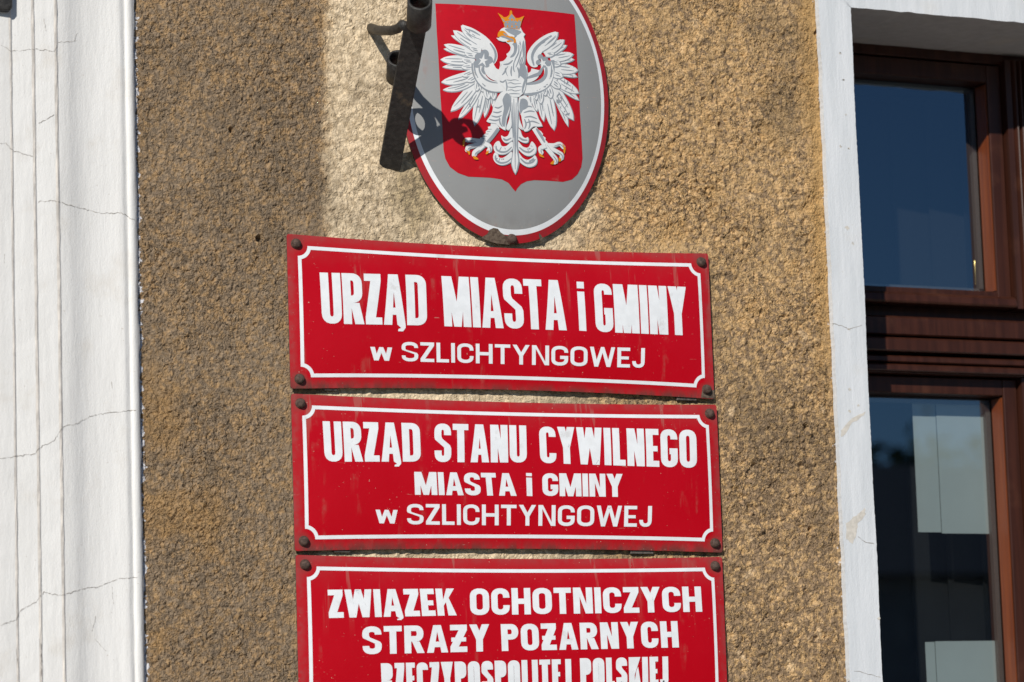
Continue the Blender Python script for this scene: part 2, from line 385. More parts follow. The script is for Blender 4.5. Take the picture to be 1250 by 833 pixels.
mb = MB(); mb.box(-6, 8, 5.5, 5.9, 0, 6.5); mb.box(-6, -5.8, .02, 5.5, 0, 6.5); mb.box(7.8, 8, .02, 5.5, 0, 6.5)
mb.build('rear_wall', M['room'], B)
mb = MB(); mb.prism_x([(-.35, 6.5), (6.2, 6.5), (2.9, 9.2)], -6.3, 8.3); mb.build('roof', m_plain('roof_tiles', (.16, .06, .04), .8), B)

# plaster band round the window, the reveals
def band():
    mb = MB(); P = -.006; w_ = R_IN+.12
    rnd = random.Random(3)
    def strip(a, b, z0, z1, vert):
        n = 420; vs = []; 
        for i in range(n+1):
            t = z0+(z1-z0)*i/n; e = rnd.gauss(0, .00022)+.0004*sin(t*40)+.0004*sin(t*97+1)
            vs.append((a+e, b, t))
        return vs
    # left band (outer edge a little uneven), then top, right, sill
    L = strip(XL-TW, 0, ZB, ZT+TW, True)
    rnd2 = random.Random(9); n = len(L)
    I = [(XL+rnd2.gauss(0, .0002)+.0006*sin(z*13)+.0003*sin(z*31), 0, min(z, ZT)) for _, _, z in L]
    vs = [(x, P, z) for x, _, z in L]+[(x, P, z) for x, _, z in I]+[(x-.0005, .004, z) for x, _, z in L]+[(x, w_, z) for x, _, z in I]
    fs = []
    for i in range(n-1):
        fs += [(i, n+i, n+i+1, i+1), (i, i+1, 2*n+i+1, 2*n+i)]
        if I[i+1][2] > I[i][2]: fs.append((n+i, 3*n+i, 3*n+i+1, n+i+1))
    mb.mesh(vs, fs, 0)
    # top
    n = 60; T = [(XL+(XR-XL)*i/n, P, ZT+TW+rnd.gauss(0, .001)) for i in range(n+1)]; T[0] = L[-1][:1]+(P, L[-1][2])
    Bt = [(XL+(XR-XL)*i/n, P, ZT+(rnd2.gauss(0, .0007) if i else 0)) for i in range(n+1)]; I[-1] = Bt[0]
    mb.mesh(T+Bt, [(i, n+1+i, n+2+i, i+1) for i in range(n)], 0)
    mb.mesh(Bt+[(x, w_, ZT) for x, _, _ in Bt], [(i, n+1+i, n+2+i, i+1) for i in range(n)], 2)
    mb.mesh(T+[(x, .008, z) for x, _, z in T], [(i, i+1, n+2+i, n+1+i) for i in range(n)], 0)
    mb.mesh([(XR, P, ZB), (XR+TW, P, ZB), (XR+TW, P, ZT+TW), (XR, P, ZT+TW), (XR, w_, ZB), (XR+TW, .008, ZB), (XR+TW, .008, ZT+TW), (XR, w_, ZT+TW)],
            [(0, 1, 2, 3), (1, 5, 6, 2), (0, 3, 7, 4)], 0)
    # cracks and peeled paint on the left band
    rc = random.Random(5)
    def crack(pts, wd, Y=P-.0004):
        q = []
        for (ax, ay), (bx, by) in zip(pts, pts[1:]):
            for k in range(5):
                t = k/5; q.append((ax+(bx-ax)*t+rc.gauss(0, .35), ay+(by-ay)*t+rc.gauss(0, .45)))
        q.append(pts[-1])
        for a, b in zip(q, q[1:]):
            wa = wd*rc.uniform(.4, 1)
            mb.poly([at(a[0], a[1]-wa, Y), at(b[0], b[1]-wa, Y), at(b[0], b[1]+wa, Y), at(a[0], a[1]+wa, Y)], 1)
    crack([(1016, 396), (1028, 398), (1037, 402), (1052, 397)], .35); crack([(1047, 655), (1057, 662), (1067, 664)], .4); crack([(1043, 819), (1060, 823), (1075, 827)], .3)
    def patch(pts, Y=P-.0003):
        q = []
        for i in range(len(pts)):
            (ax, ay), (bx, by) = pts[i], pts[(i+1) % len(pts)]
            for k in range(4):
                t = k/4; q.append((ax+(bx-ax)*t+rc.gauss(0, .5), ay+(by-ay)*t+rc.gauss(0, .6)))
        mb.poly([at(x, y, Y) for x, y in q], 3)
    patch([(1026, 534), (1028, 523), (1040, 511), (1057, 503), (1052, 509), (1040, 517), (1032, 531)])
    patch([(1033, 658), (1033, 640), (1045, 630), (1056, 621), (1057, 628), (1047, 640), (1045, 653), (1041, 664)])
    for cx, cy, r in ((1025, 65, 1.5), (1030, 97, 1.2), (1033, 140, 1.4), (1026, 179, 1.6), (1036, 181, 1.5), (1034, 278, 3), (1041, 297, 2), (1036, 402, 2), (1037, 475, 2), (1048, 495, 2), (1037, 502, 2), (1035, 830, 2), (1073, 755, 1.8)):
        patch([(cx-r, cy), (cx, cy-r), (cx+r, cy+.3*r), (cx+.2*r, cy+r)])
    mb.build('window_surround', [M['trim'], M['crack'], M['soffit'], M['chip']], B, recalc=False)
    mb = MB(); mb.box(XL-TW-.03, XR+TW+.03, -.07, .2, ZB-.09, ZB); mb.build('window_sill', M['trim'], B, .004)
band()

# ------------------------------------------------------------------ the window
def window():
    Wn = bpy.data.objects.new('window', None); COL.objects.link(Wn); Wn.parent = B; Wn.location = (XC, R_IN, ZB)
    R = R_IN
    zf = lambda y, Y=R, x=1120: at(x, y, Y).z
    xf = lambda x, Y=R, y=260: at(x, y, Y).x
    xl = XL-.05
    z_gt, z_gb = zf(102, R+.035, 1110), zf(354, R+.035, 1110)          # upper pane
    z_lt = zf(486, R+.035, 1120); z_lb = ZB+.12
    xg = xf(1196, R+.035, 230)                                          # right edge of the left panes
    xs = xf(1231, R, 260)                                               # right edge of the left stile
    xgl = XL+.035                                                       # left edge of the panes (hidden by the band)
    zt1, zt0 = zf(371), zf(459)                                         # transom zone
    mb = MB()
    # outer frame
    mb.box(xl, XR+.05, R+.002, R+.10, zf(70, R, 1110), ZT+.05)
    mb.box(xl, XL+.012, R+.002, R+.10, ZB, zf(70, R, 1110)); mb.box(XR-.012, XR+.05, R+.002, R+.10, ZB, zf(70, R, 1110)); mb.box(XL+.012, XR-.012, R+.002, R+.10, ZB, ZB+.05)
    mb.build('frame', M['wood'], Wn, .003)
    # transom: stacked mouldings
    def bar(y0, y1, p, lip=0, mb_=None):
        a, b = zf(y0, R-p, 1110), zf(y1, R-p, 1110); h = a-b; ch = min(.0035, h*.25)
        pr = [(R+.05, a), (R-p+ch*1.4, a), (R-p, a-ch), (R-p, b+ch*.6), (R-p+ch*.6, b), (R+.05, b)]
        mb_.prism_x(pr, XL-.04, XR+.04)
    mb = MB(); mb.box(XL-.04, XR+.04, R+.03, R+.09, zt0, zt1)
    bar(386, 409.5, .016, 0, mb); bar(412, 429, .030, 0, mb); bar(434, 442.5, .022, 0, mb); bar(444.5, 453, .030, 0, mb); bar(453.2, 455.5, .020, 0, mb)
    mb.build('transom', M['wood'], Wn)
    # centre post, reeded
    def post(z0, z1, name):
        mb = MB(); hw = XC-xs; n = 6; pr = [(XC-hw, R+.06), (XC-hw, R-.012), (XC-hw+.010, R-.014)]
        x0, x1 = XC-hw+.012, XC+hw-.012; k = 5
        for i in range(k):
            for j in range(7):
                t = j/6; pr.append((x0+(x1-x0)*(i+.08+.84*t)/k, R-.010-.009*sin(pi*t)))
        pr += [(XC+hw-.010, R-.014), (XC+hw, R-.012), (XC+hw, R+.06)]
        mb.prism_z(pr, z0, z1); mb.build(name, M['wood'], Wn)
    post(zt1-.003, zf(66, R, 1110), 'mullion'); post(ZB+.05, zt0, 'mullion')
    # casements: left and right, upper and lower
    for side in (-1, 1):
        mir = (lambda x: x) if side < 0 else (lambda x: 2*XC-x)
        def bx(mb, x0, x1, y0, y1, z0, z1, mi=0):
            a, b = sorted((mir(x0), mir(x1))); mb.box(a, b, y0, y1, z0, z1, mi)
        for zt, zb, up in ((z_gt, z_gb, True), (z_lt, z_lb, False)):
            mb = MB(); top = zf(72, R, 1110) if up else zf(459.5, R, 1110); bot = zf(371.5, R, 1110) if up else ZB+.052
            bx(mb, XL+.013, xgl, R, R+.06, bot, top); 
            bx(mb, xg+.0015, xs-.0025, R, R+.06, bot, top, 0)
            zt_f = zt+.003; zb_f = zb-.002
            bx(mb, xgl, xg+.0015, R+.001, R+.06, zt_f, top); bx(mb, xgl, xg+.0015, R+.001, R+.06, bot, zb_f)
            # the weathered ledge of the upper casement
            if up:
                a, b = zf(357.5, R-.018, 1110), zf(370, R-.018, 1110)
                pts = [(R+.02, a+.004), (R-.010, a+.002), (R-.016, a-.003), (R-.018, b+.004), (R-.016, b), (R+.02, b)]
                x0, x1 = sorted((mir(xgl), mir(xs-.004))); mb.prism_x(pts, x0, x1)
            s = mb.build('casement', M['wood'], Wn, .002); 
            mb = MB(); bx(mb, xg-.0005, xg+.0013, R+.004, R+.033, zb, zt); mb.build('glazing_bead', M['lit_wood'], Wn)
            mb = MB()
            for a in ((xg-.010, xg-.0008, zb, zt), (xgl, xgl+.009, zb, zt)): bx(mb, a[0], a[1], R+.0372, R+.046, a[2], a[3])
            bx(mb, xgl, xg, R+.0372, R+.046, zb, zb+.008); bx(mb, xgl, xg, R+.0372, R+.046, zt-.008, zt)
            mb.build('spacer_bar', M['spacer'], Wn)
            mb = MB(); x0, x1 = sorted((mir(xgl), mir(xg)))
            mb.poly([(x0, R+.036, zb-.001), (x1, R+.036, zb-.001), (x1, R+.036, zt+.002), (x0, R+.036, zt+.002)])
            mb.build('pane', M['glass'], Wn, recalc=False)
            hz = at(1191, 332 if up else 812, R+.055).z; hx = mir(at(1190.5, 332, R+.055).x if up else at(1217.5, 812, R+.055).x)
            mb = MB(); mb.lathe((hx, R+.055, hz-.022), (0, 0, 1), [(.0016, 0), (.0026, .003), (.0026, .040), (.0016, .044)], 12); mb.build('hinge_pin', M['brass'], Wn)
    return z_gt, z_gb, z_lt, z_lb, xg, xgl
z_gt, z_gb, z_lt, z_lb, xg, xgl = window()

# vertical blind and paper sheets inside
def inside():
    R = R_IN+.16
    sw = .0725; 
    x0 = at(1133, 250, R).x
    for k, (xa, xb, lab) in enumerate(((x0-4*sw, XC-.01, 'charcoal vertical slat blind hanging behind the left casements of the window'),)):
        t = thing('vertical_blind', (xa, R, ZT), lab, 'blind')
        mb = MB(); mb.box(xa, xb, R-.01, R+.02, ZT-.05, ZT-.02); mb.build('headrail', M['gasket'], t)
        mb = MB(); x = xa
        while x < xb-.01:
            x1 = min(x+sw, xb); mb.prism_z([(x, R-.003), (x1+.006, R+.008), (x1+.006, R+.009), (x, R-.002)], ZB+.05, ZT-.05); x += sw
        mb.build('slats', M['blind'], t)
    def sheet(px0, py0, px1, py1, lab, step):
        Y = R_IN+.051
        a = at(px0, py0, Y); b = at(px1, py1, Y); m = at(1145, (py0+py1)/2, Y).x
        t = thing('paper_sheet', ((a.x+b.x)/2, Y, b.z), lab, 'paper', 'pale paper sheets behind the lower pane')
        mb = MB(); mb.box(a.x, m, Y-.0006, Y, b.z+step, a.z); mb.box(m, b.x, Y-.0026, Y-.002, b.z, a.z+.001); mb.build('sheet', M['paper'], t)
    sheet(1113, 489, 1212, 652, 'pale paper sheet behind the lower window pane, upper of the two', .002)
    sheet(1129, 784, 1226, 960, 'pale paper sheet behind the lower pane, cut off at the bottom', .004)
inside()

# ------------------------------------------------------------------ the stepped white moulding on the left
def moulding():
    prof = []                                                  # (pixel x at mid height, how far it stands proud)
    for px, p in ((-260, .044), (-60, .044), (-58, .036), (15.5, .0290), (17.2, .0287), (18.2, .0280), (18.9, .0264), (43, .0264), (45.2, .0261), (46.4, .0254), (47.1, .0238), (71, .0238), (73.2, .0235), (74.6, .0226), (75.4, .0210), (84, .0194),
                  (92, .0166), (98, .0130), (106, .0108), (116, .0094), (126, .0088), (136, .0086), (146, .0090), (151, .0096), (154.5, .0092), (157, .0066), (158.5, .0062), (160, .0072), (162.5, .0082), (165, .0080), (167.3, .0066), (168.8, .0044)):
        prof.append((at(px, 416, -p).x, -p))
    xw = prof[-1][0]+.001
    mb = MB(); z0, z1 = .12, 6.3; zs = [z0, 1.2]+[1.2+.02*i for i in range(1, 120)]+[z1]
    rnd = random.Random(4); n = len(prof); vs = []
    for z in zs:
        for i, (x, y) in enumerate(prof): vs.append((x+rnd.gauss(0, .00025), y+rnd.gauss(0, .00018), z))
        vs.append((xw+.003*abs(rnd.gauss(0, .4)), -.002, z))
    m = n+1; fs = []; arr = []; sm_ = []
    worn = {3, 4, 7, 8, 11, 12}
    for j in range(len(zs)-1):
        for i in range(n):
            f = (j*m+i, j*m+i+1, (j+1)*m+i+1, (j+1)*m+i)
            (arr if i in worn else (sm_ if i >= 14 else fs)).append(f)
    mb.mesh(vs, fs, 0, False); mb.mesh(vs, arr, 2, False); mb.mesh(vs, sm_, 0, True)
    rc = random.Random(8)
    xs = [p[0] for p in prof]
    def surf(px, py):
        Y = -.05
        for _ in range(6):
            q = at(px, py, Y); Y = -float(np.interp(q.x, xs, [-p[1] for p in prof]))-.0006
        return at(px, py, Y)
    def crack(pts, wd):
        q = []
        for (ax, ay), (bx, by) in zip(pts, pts[1:]):
            k_ = max(3, int(math.hypot(bx-ax, by-ay)/2.2))
            for k in range(k_):
                t = k/k_; q.append((ax+(bx-ax)*t+rc.gauss(0, .3), ay+(by-ay)*t+rc.gauss(0, .5)))
        q.append(pts[-1])
        for a, b in zip(q, q[1:]):
            wa = wd*.8*rc.uniform(.2, 1.15); dx, dy = b[0]-a[0], b[1]-a[1]; l = math.hypot(dx, dy) or 1; nx, ny = -dy/l*wa, dx/l*wa
            mb.poly([surf(a[0]-nx, a[1]-ny), surf(b[0]-nx, b[1]-ny), surf(b[0]+nx, b[1]+ny), surf(a[0]+nx, a[1]+ny)], 1)
    for pts, wd in (([(0, 54), (13, 62), (44, 60), (66, 63), (71, 52), (94, 50)], .3), ([(47, 150), (55, 147), (66, 140)], .4), ([(0, 175), (7, 175), (17, 185), (40, 191)], .3),
                    ([(47, 247), (64, 245), (87, 251), (124, 261), (148, 260), (165, 269)], .38), ([(0, 560), (21, 557), (42, 554), (52, 545), (66, 538), (77, 521), (90, 519), (111, 508), (132, 504), (166, 501)], .42),
                    ([(0, 764), (20, 756), (25, 745), (44, 735), (53, 723), (75, 727), (102, 719), (122, 716), (143, 707), (168, 705)], .42), ([(117, 752), (114, 764), (112, 771)], .3),
                    ([(137, 716), (138, 730), (139, 738)], .25), ([(50, 785), (50, 800), (51, 826)], .6), ([(6, 310), (5, 322)], .3), ([(117, 780), (123, 788), (130, 795)], .25),
                    ([(136, 466), (137, 474)], .35), ([(20, 790), (22, 815)], .3), ([(94, 40), (91, 50)], .25), ([(53, 22), (56, 38)], .25)):
        crack(pts, wd)
    mb.build('stepped_moulding', [M['white'], M['crack'], M['arris']], B, recalc=False)
moulding()

# ------------------------------------------------------------------ lettering
def super_arc(cx, cy, rx, ry, t0, t1, n=9, e=2.25):
    out = []
    for i in range(n+1):
        a = radians(t0+(t1-t0)*i/n); c, s = cos(a), sin(a)
        out.append((cx+rx*math.copysign(abs(c)**(2/e), c), cy+ry*math.copysign(abs(s)**(2/e), s)))
    return out
def strip(o, i): return [[o[k], o[k+1], i[k+1], i[k]] for k in range(len(o)-1)]
def ringarc(cx, cy, rx, ry, tx, ty, a0, a1): return strip(super_arc(cx, cy, rx, ry, a0, a1), super_arc(cx, cy, rx-tx, ry-ty, a0, a1))
def rc_(x0, y0, x1, y1): return [(x0, y0), (x1, y0), (x1, y1), (x0, y1)]
def glyph(c, w, h, t):
    b = min(t*.86, h*.2); k = min(w*.5, h*.30); P = []
    if c == 'I': return [rc_(0, 0, w, h)]
    if c == 'i': return [rc_(0, 0, w, h*.80), rc_(0, h*.865, w, h)]
    if c == 'U':
        return [rc_(0, k, t, h), rc_(w-t, k, w, h)]+ringarc(w/2, k, w/2, k, t, b, 180, 360)
    if c in 'OCG':
        P = ringarc(w/2, h-k, w/2, k, t, b, 0, 180)+ringarc(w/2, k, w/2, k, t, b, 180, 360)+[rc_(0, k, t, h-k)]
        if c == 'O': return P+[rc_(w-t, k, w, h-k)]
        if c == 'C': return P+[rc_(w-t, h-k-h*.06, w, h-k), rc_(w-t, k, w, k+h*.06)]
        return P+[rc_(w-t, h-k-h*.04, w, h-k), rc_(w-t, k, w, h*.50), rc_(w*.52, h*.50-b, w-t, h*.50)]
    if c == 'D':
        kx = w-t
        return [rc_(0, 0, t, h), rc_(t, h-b, w-k, h), rc_(t, 0, w-k, b), rc_(w-t, k, w, h-k)]+ringarc(w-k, h-k, k, k, t, b, 0, 90)+ringarc(w-k, k, k, k, t, b, 270, 360)
    if c in 'PR':
        m = h*.42; kk = min(k, (h-m)*.5); w2 = w if c == 'P' else w*.96
        P = [rc_(0, 0, t, h), rc_(t, h-b, w2-kk, h), rc_(t, m, w2-kk, m+b)]+ringarc(w2-kk, h-kk, kk, kk, t, b, 0, 90)+ringarc(w2-kk, m+kk, kk, kk, t, b, 270, 360)
        if h-2*kk-m > .01: P.append(rc_(w2-t, m+kk, w2, h-kk))
        if c == 'R': P.append([(w*.5-t*.35, m), (w*.5+t*.75, m), (w, 0), (w-t*1.1, 0)])
        return P
    if c == 'S':
        kk = min(k, h*.26); o = []; i = []
        def add(pts, qs): o.extend(pts); i.extend(qs)
        add([(w, h*.70)], [(w-t, h*.70)])
        add(super_arc(w/2, h-kk, w/2, kk, 0, 180), super_arc(w/2, h-kk, w/2-t, kk-b, 0, 180))
        add([(0, h*.64)], [(t, h*.66)])
        add([(w*.04, h*.58), (w-t, h*.38)], [(t*1.15, h*.60), (w*.93, h*.44)])
        add([(w-t, h*.34)], [(w, h*.36)])
        add(super_arc(w/2, kk, w/2-t, kk-b, 360, 180), super_arc(w/2, kk, w/2, kk, 360, 180))
        add([(t, h*.30)], [(0, h*.30)])
        return strip(o, i)
    if c in 'AĄ':
        a = t*1.15; hb = h*.20; s_ = (w/2-a/2)/h
        P = [[(0, 0), (t, 0), (w/2+a*.12, h*.94), (w/2+a/2, h), (w/2-a/2, h)], [(w-t, 0), (w, 0), (w/2+a/2, h), (w/2-a/2, h), (w/2-a*.12, h*.94)]]
        P.append(rc_(s_*hb+t*.8, hb, w-s_*hb-t*.8, hb+b))
        if c == 'Ą': P.append([(w-t*.95, .0), (w-.0*t, 0), (w-.02*t, -h*.055), (w-t*.35, -h*.125), (w-t*.95, -h*.125), (w-t*.9, -h*.08), (w-t*.55, -h*.06)])
        return P
    if c == 'M':
        d = t*1.05
        return [rc_(0, 0, t, h), rc_(w-t, 0, w, h), [(t*.55, h), (t*1.25, h), (w/2+d*.45, 0), (w/2-d*.45, 0), (t*.55, h*.82)], [(w-t*.55, h), (w-t*1.25, h), (w/2-d*.45, 0), (w/2+d*.45, 0), (w-t*.55, h*.82)]]
    if c == 'N': return [rc_(0, 0, t, h), rc_(w-t, 0, w, h), [(t*.5, h), (t*1.15, h), (w-t*.5, 0), (w-t*1.15, 0)]]
    if c == 'T': return [rc_(0, h-b, w, h), rc_(w/2-t/2, 0, w/2+t/2, h-b)]
    if c == 'L': return [rc_(0, 0, t, h), rc_(t, 0, w, b)]
    if c == 'E': return [rc_(0, 0, t, h), rc_(t, 0, w, b), rc_(t, h-b, w, h), rc_(t, h*.47-b*.4, w*.9, h*.47+b*.5)]
    if c == 'H': return [rc_(0, 0, t, h), rc_(w-t, 0, w, h), rc_(t, h*.5-b*.5, w-t, h*.5+b*.5)]
    if c == 'J':
        return [rc_(w-t, k, w, h)]+ringarc(w/2, k, w/2, k, t*.95, b, 180, 360)+[rc_(0, k, t*.95, k+h*.03)]
    if c == 'K': return [rc_(0, 0, t, h), [(t, h*.36), (t, h*.58), (w-t*1.15, h), (w, h)], [(t*1.05+.12*w, h*.50), (t*1.05+.28*w, h*.66), (w, 0), (w-t*1.2, 0)]]
    if c == 'Y': return [rc_(w/2-t/2, 0, w/2+t/2, h*.46), [(0, h), (t*1.1, h), (w/2+t/2, h*.46), (w/2-t/2, h*.44)], [(w, h), (w-t*1.1, h), (w/2-t/2, h*.46), (w/2+t/2, h*.44)]]
    if c in 'ZŻ':
        P = [rc_(0, h-b, w, h), rc_(0, 0, w, b), [(w-t*1.25, h-b), (w, h-b), (t*1.25, b), (0, b)]]
        if c == 'Ż': P.append(rc_(w*.06, h*.46-b*.38, w*.94, h*.46+b*.38))
        return P
    if c in 'Ww':
        q = w/4; d = t*.5
        return [[(0, h), (t, h), (q+d*1.1, 0), (q-d*.9, 0)], [(2*q-d*.9, h*.98), (2*q+d*.9, h*.98), (q+d*1.1, 0), (q-d*.9, 0)],
                [(2*q-d*.9, h), (2*q+d*.9, h), (3*q+d*.9, 0), (3*q-d*1.1, 0)], [(w-t, h), (w, h), (3*q+d*.9, 0), (3*q-d*1.1, 0)]]
    raise ValueError(c)
REL = dict(U=1, R=1.02, Z=.82, Ż=.86, A=1.08, Ą=1.08, D=1, M=1.38, S=.98, T=.92, G=1.0, N=1.02, Y=1.02, C=.97, W=1.5, w=1.35, L=.74, E=.76, O=1.02, P=.98, K=1.04, H=1.0, J=.74)
def word_polys(txt, q, t, gap, h):
    """polygons in pixels; q = top-left, top-right, bottom-left, bottom-right"""
    (ax, ay), (bx, by), (cx, cy), (dx, dy) = q
    W = math.hypot(bx-ax, by-ay); fix = sum(t for c in txt if c in 'Ii'); rel = sum(REL[c] for c in txt if c not in 'Ii')
    wu = (W-fix-gap*(len(txt)-1))/rel if rel else 0; x = 0; out = []
    rnd = random.Random(txt+str(int(ax)))
    for i, c in enumerate(txt):
        wd = W if len(txt) == 1 else (t if c in 'Ii' else REL[c]*wu)
        hh = h
        for p in glyph(c, wd, hh, t):
            pp = []
            for (u, v) in p:
                s = (x+u)/W; r = v/hh
                px = (cx+(dx-cx)*s)*(1-r)+(ax+(bx-ax)*s)*r; py = (cy+(dy-cy)*s)*(1-r)+(ay+(by-ay)*s)*r
                pp.append((px, py))
            out.append(pp)
        x += wd+gap
    return out

# ------------------------------------------------------------------ painting thin shapes on a curved plate
class Skin:
    """a plate whose front is the height field y = f(x, z), cut along the lines gx, gz"""
    def __init__(s, f, gx, gz, Ym): s.f = f; s.gx = gx; s.gz = gz; s.Y = Ym
    def hit(s, a, b):
        Y = s.Y
        for _ in range(5):
            q = at(a, b, Y); Y = s.f(q.x, q.z)
        q = at(a, b, Y); return (q.x, q.z)
    def paint(s, mb, polys, lift, step=0.0, mi=0, px=True, mis=None, lay=None):
        """adds the polygons to mb, each a hair above the one before it"""
        for i, p in enumerate(polys):
            pts = [s.hit(a, b) for a, b in p] if px else p
            bm = bmesh.new()
            try:
                f = bm.faces.new([bm.verts.new((x, 0, z)) for x, z in pts])
            except ValueError:
                bm.free(); continue
            f.normal_update()
            if f.normal.y > 0: f.normal_flip()
            if len(pts) > 4: bmesh.ops.triangulate(bm, faces=bm.faces[:])
            xs = [v[0] for v in pts]; zs = [v[1] for v in pts]
            for g, k in ((s.gx, 0), (s.gz, 2)):
                lo, hi = (min(xs), max(xs)) if k == 0 else (min(zs), max(zs))
                for c in g:
                    if lo+1e-5 < c < hi-1e-5:
                        co = (c, 0, 0) if k == 0 else (0, 0, c); no = (1, 0, 0) if k == 0 else (0, 0, 1)
                        bmesh.ops.bisect_plane(bm, geom=bm.verts[:]+bm.edges[:]+bm.faces[:], dist=1e-7, plane_co=co, plane_no=no)
            L = lift+step*(lay[i] if lay else i)
            for v in bm.verts: v.co.y = s.f(v.co.x, v.co.z)-L
            bm.verts.index_update()
            m_ = mis[i] if mis else mi
            mb.mesh([v.co.copy() for v in bm.verts], [[v.index for v in f.verts] for f in bm.faces], m_, True)
            bm.free()

def bolt(c, parent, r=.0069, name='bolt', mat='bolt', tilt=0):
    mb = MB(); ax = Vector((random.gauss(0, .05), -1, random.gauss(0, .05)))
    mb.lathe(c, ax, [(r*1.12, -.001), (r*1.12, .001), (r*1.02, .0016), (r, .0035), (r*.86, .0058), (r*.55, .0074), (r*.2, .0080)], 18)
    return mb.build(name, M[mat], parent)

def sign(corners, lines, label, inset=(.0160, .0160), gap_shades=(), rust=(), pinch=.04):
    Ym = -.0125
    P = [at(x, y, -.0065) for x, y in corners]                        # TL, TR, BR, BL
    cx = sum(p.x for p in P)/4; cz = sum(p.z for p in P)/4
    W = ((P[1]-P[0]).length+(P[2]-P[3]).length)/2; H = ((P[0]-P[3]).length+(P[1]-P[2]).length)/2
    ang = math.atan2((P[1]-P[0]).z+(P[2]-P[3]).z, (P[1]-P[0]).x+(P[2]-P[3]).x)
    t = thing('enamel_sign', (cx, -.0065, cz), label, 'sign', 'red enamel office signs')
    BU = .0085
    ca, sa = cos(ang), sin(ang)
    def f(x, z):
        dx, dz = x-cx, z-cz; u = (dx*ca+dz*sa)/(W/2); v = (-dx*sa+dz*ca)/(H/2); u = max(-1, min(1, u)); v = max(-1, min(1, v))
        return -.0065-BU*(1-abs(v)**2.2)*(1-abs(u)**7)
    gx = [cx+W/2*k for k in (-.99, -.97, -.94, -.9, -.85, -.79, -.72, -.6, -.4, -.2, 0, .2, .4, .6, .72, .79, .85, .9, .94, .97, .99)]
    gz = [cz+H/2*(-1+k/8) for k in range(1, 16)]
    sk = Skin(f, gx, gz, Ym)
    # plate: front, folded edge, back
    def q(u, v): return (cx+u*W/2*ca-v*H/2*sa, cz+u*W/2*sa+v*H/2*ca)
    out = []; rr = .004
    for sx_, sz_, a0 in ((1, 1, 0), (-1, 1, 90), (-1, -1, 180), (1, -1, 270)):
        for k in range(4):
            a = radians(a0+30*k); out.append((sx_*(W/2-rr)+rr*cos(a), sz_*(H/2-rr)+rr*sin(a)))
    dense = []
    for k in range(len(out)):
        a, b = out[k], out[(k+1) % len(out)]; m_ = max(1, int(math.hypot(b[0]-a[0], b[1]-a[1])/.03))
        dense += [(a[0]+(b[0]-a[0])*j/m_, a[1]+(b[1]-a[1])*j/m_) for j in range(m_)]
    def tw(p):                                                 # the plates are a little waisted between their bolts
        x, z = p[0], p[1]*(1-pinch*(1-min(1, abs(p[0])/(W/2))**2)); return (cx+x*ca-z*sa, cz+x*sa+z*ca)
    out = [tw(p) for p in dense]
    mb = MB(); sk.paint(mb, [out], 0, px=False)
    n = len(out); vs = [(x, f(x, z), z) for x, z in out]+[(x, f(x, z)+.0022, z) for x, z in out]
    mb.mesh(vs, [(i, (i+1) % n, n+(i+1) % n, n+i) for i in range(n)]+[tuple(range(n, 2*n))], 1)
    pl = mb.build('plate', [M['red'], M['rust']], t)
    # merge the cut pieces so that the bulge shades smoothly
    bm = bmesh.new(); bm.from_mesh(pl.data); bmesh.ops.remove_doubles(bm, verts=bm.verts, dist=1e-6); bmesh.ops.recalc_face_normals(bm, faces=bm.faces)
    for e in bm.edges:
        if len(e.link_faces) == 2 and e.link_faces[0].material_index != e.link_faces[1].material_index: e.smooth = False
    bm.to_mesh(pl.data); bm.free()
    # border line with scooped corners
    ix, iz = inset; lw = .0054; r = .0155
    def loop2(d):
        a, b = W/2-ix, H/2-iz; e = .0012; R_ = r+d; L = []
        X, Z = a-d, b-d
        for sx_, sz_ in ((1, 1), (-1, 1), (-1, -1), (1, -1)):
            c_ = (sx_*a, sz_*b); pts = []
            # circle of radius R_ about the corner of the outer line, between the two straight lines
            th0 = math.asin(min(1, d/R_)); th1 = pi/2-th0
            for k in range(9):
                th = th0+(th1-th0)*k/8; pts.append((c_[0]-sx_*R_*cos(th), c_[1]-sz_*R_*sin(th)))
            # first point lies on the horizontal line (z = Z)
            L += pts if sx_*sz_ < 0 else pts[::-1]
        return L
    o_, i_ = loop2(0), loop2(lw); n = len(o_)
    def split(a, b, a2, b2):
        m_ = max(1, int(math.hypot(b[0]-a[0], b[1]-a[1])/.04)); mixp = lambda p, q_, t_: (p[0]+(q_[0]-p[0])*t_, p[1]+(q_[1]-p[1])*t_)
        return [[tw(mixp(a, b, j/m_)), tw(mixp(a, b, (j+1)/m_)), tw(mixp(a2, b2, (j+1)/m_)), tw(mixp(a2, b2, j/m_))] for j in range(m_)]
    mb = MB(); sk.paint(mb, [q_ for k in range(n) for q_ in split(o_[k], o_[(k+1) % n], i_[k], i_[(k+1) % n])], .0003, px=False)
    mb.build('border_line', M['letter'], t, recalc=False)
    for words in lines:
        for txt, tl, tr, bl, br, th, gap in words:
            mb = MB(); gap += .5; h = (math.hypot(bl[0]-tl[0], bl[1]-tl[1])+math.hypot(br[0]-tr[0], br[1]-tr[1]))/2
            sk.paint(mb, word_polys(txt, (tl, tr, bl, br), th, gap, h), .0003, .000004)
            mb.build('lettering', M['letter'], t, recalc=False)
    for pts in rust:
        mb = MB(); sk.paint(mb, [pts], .00045); mb.build('rust_patch', M['rust'], t, recalc=False)
    for sx_, sz_ in ((-1, 1), (1, 1), (-1, -1), (1, -1)):
        x, z = tw((sx_*(W/2-.0138), sz_*(H/2-.0138))); bolt((x, f(x, z)-.0003, z), t)
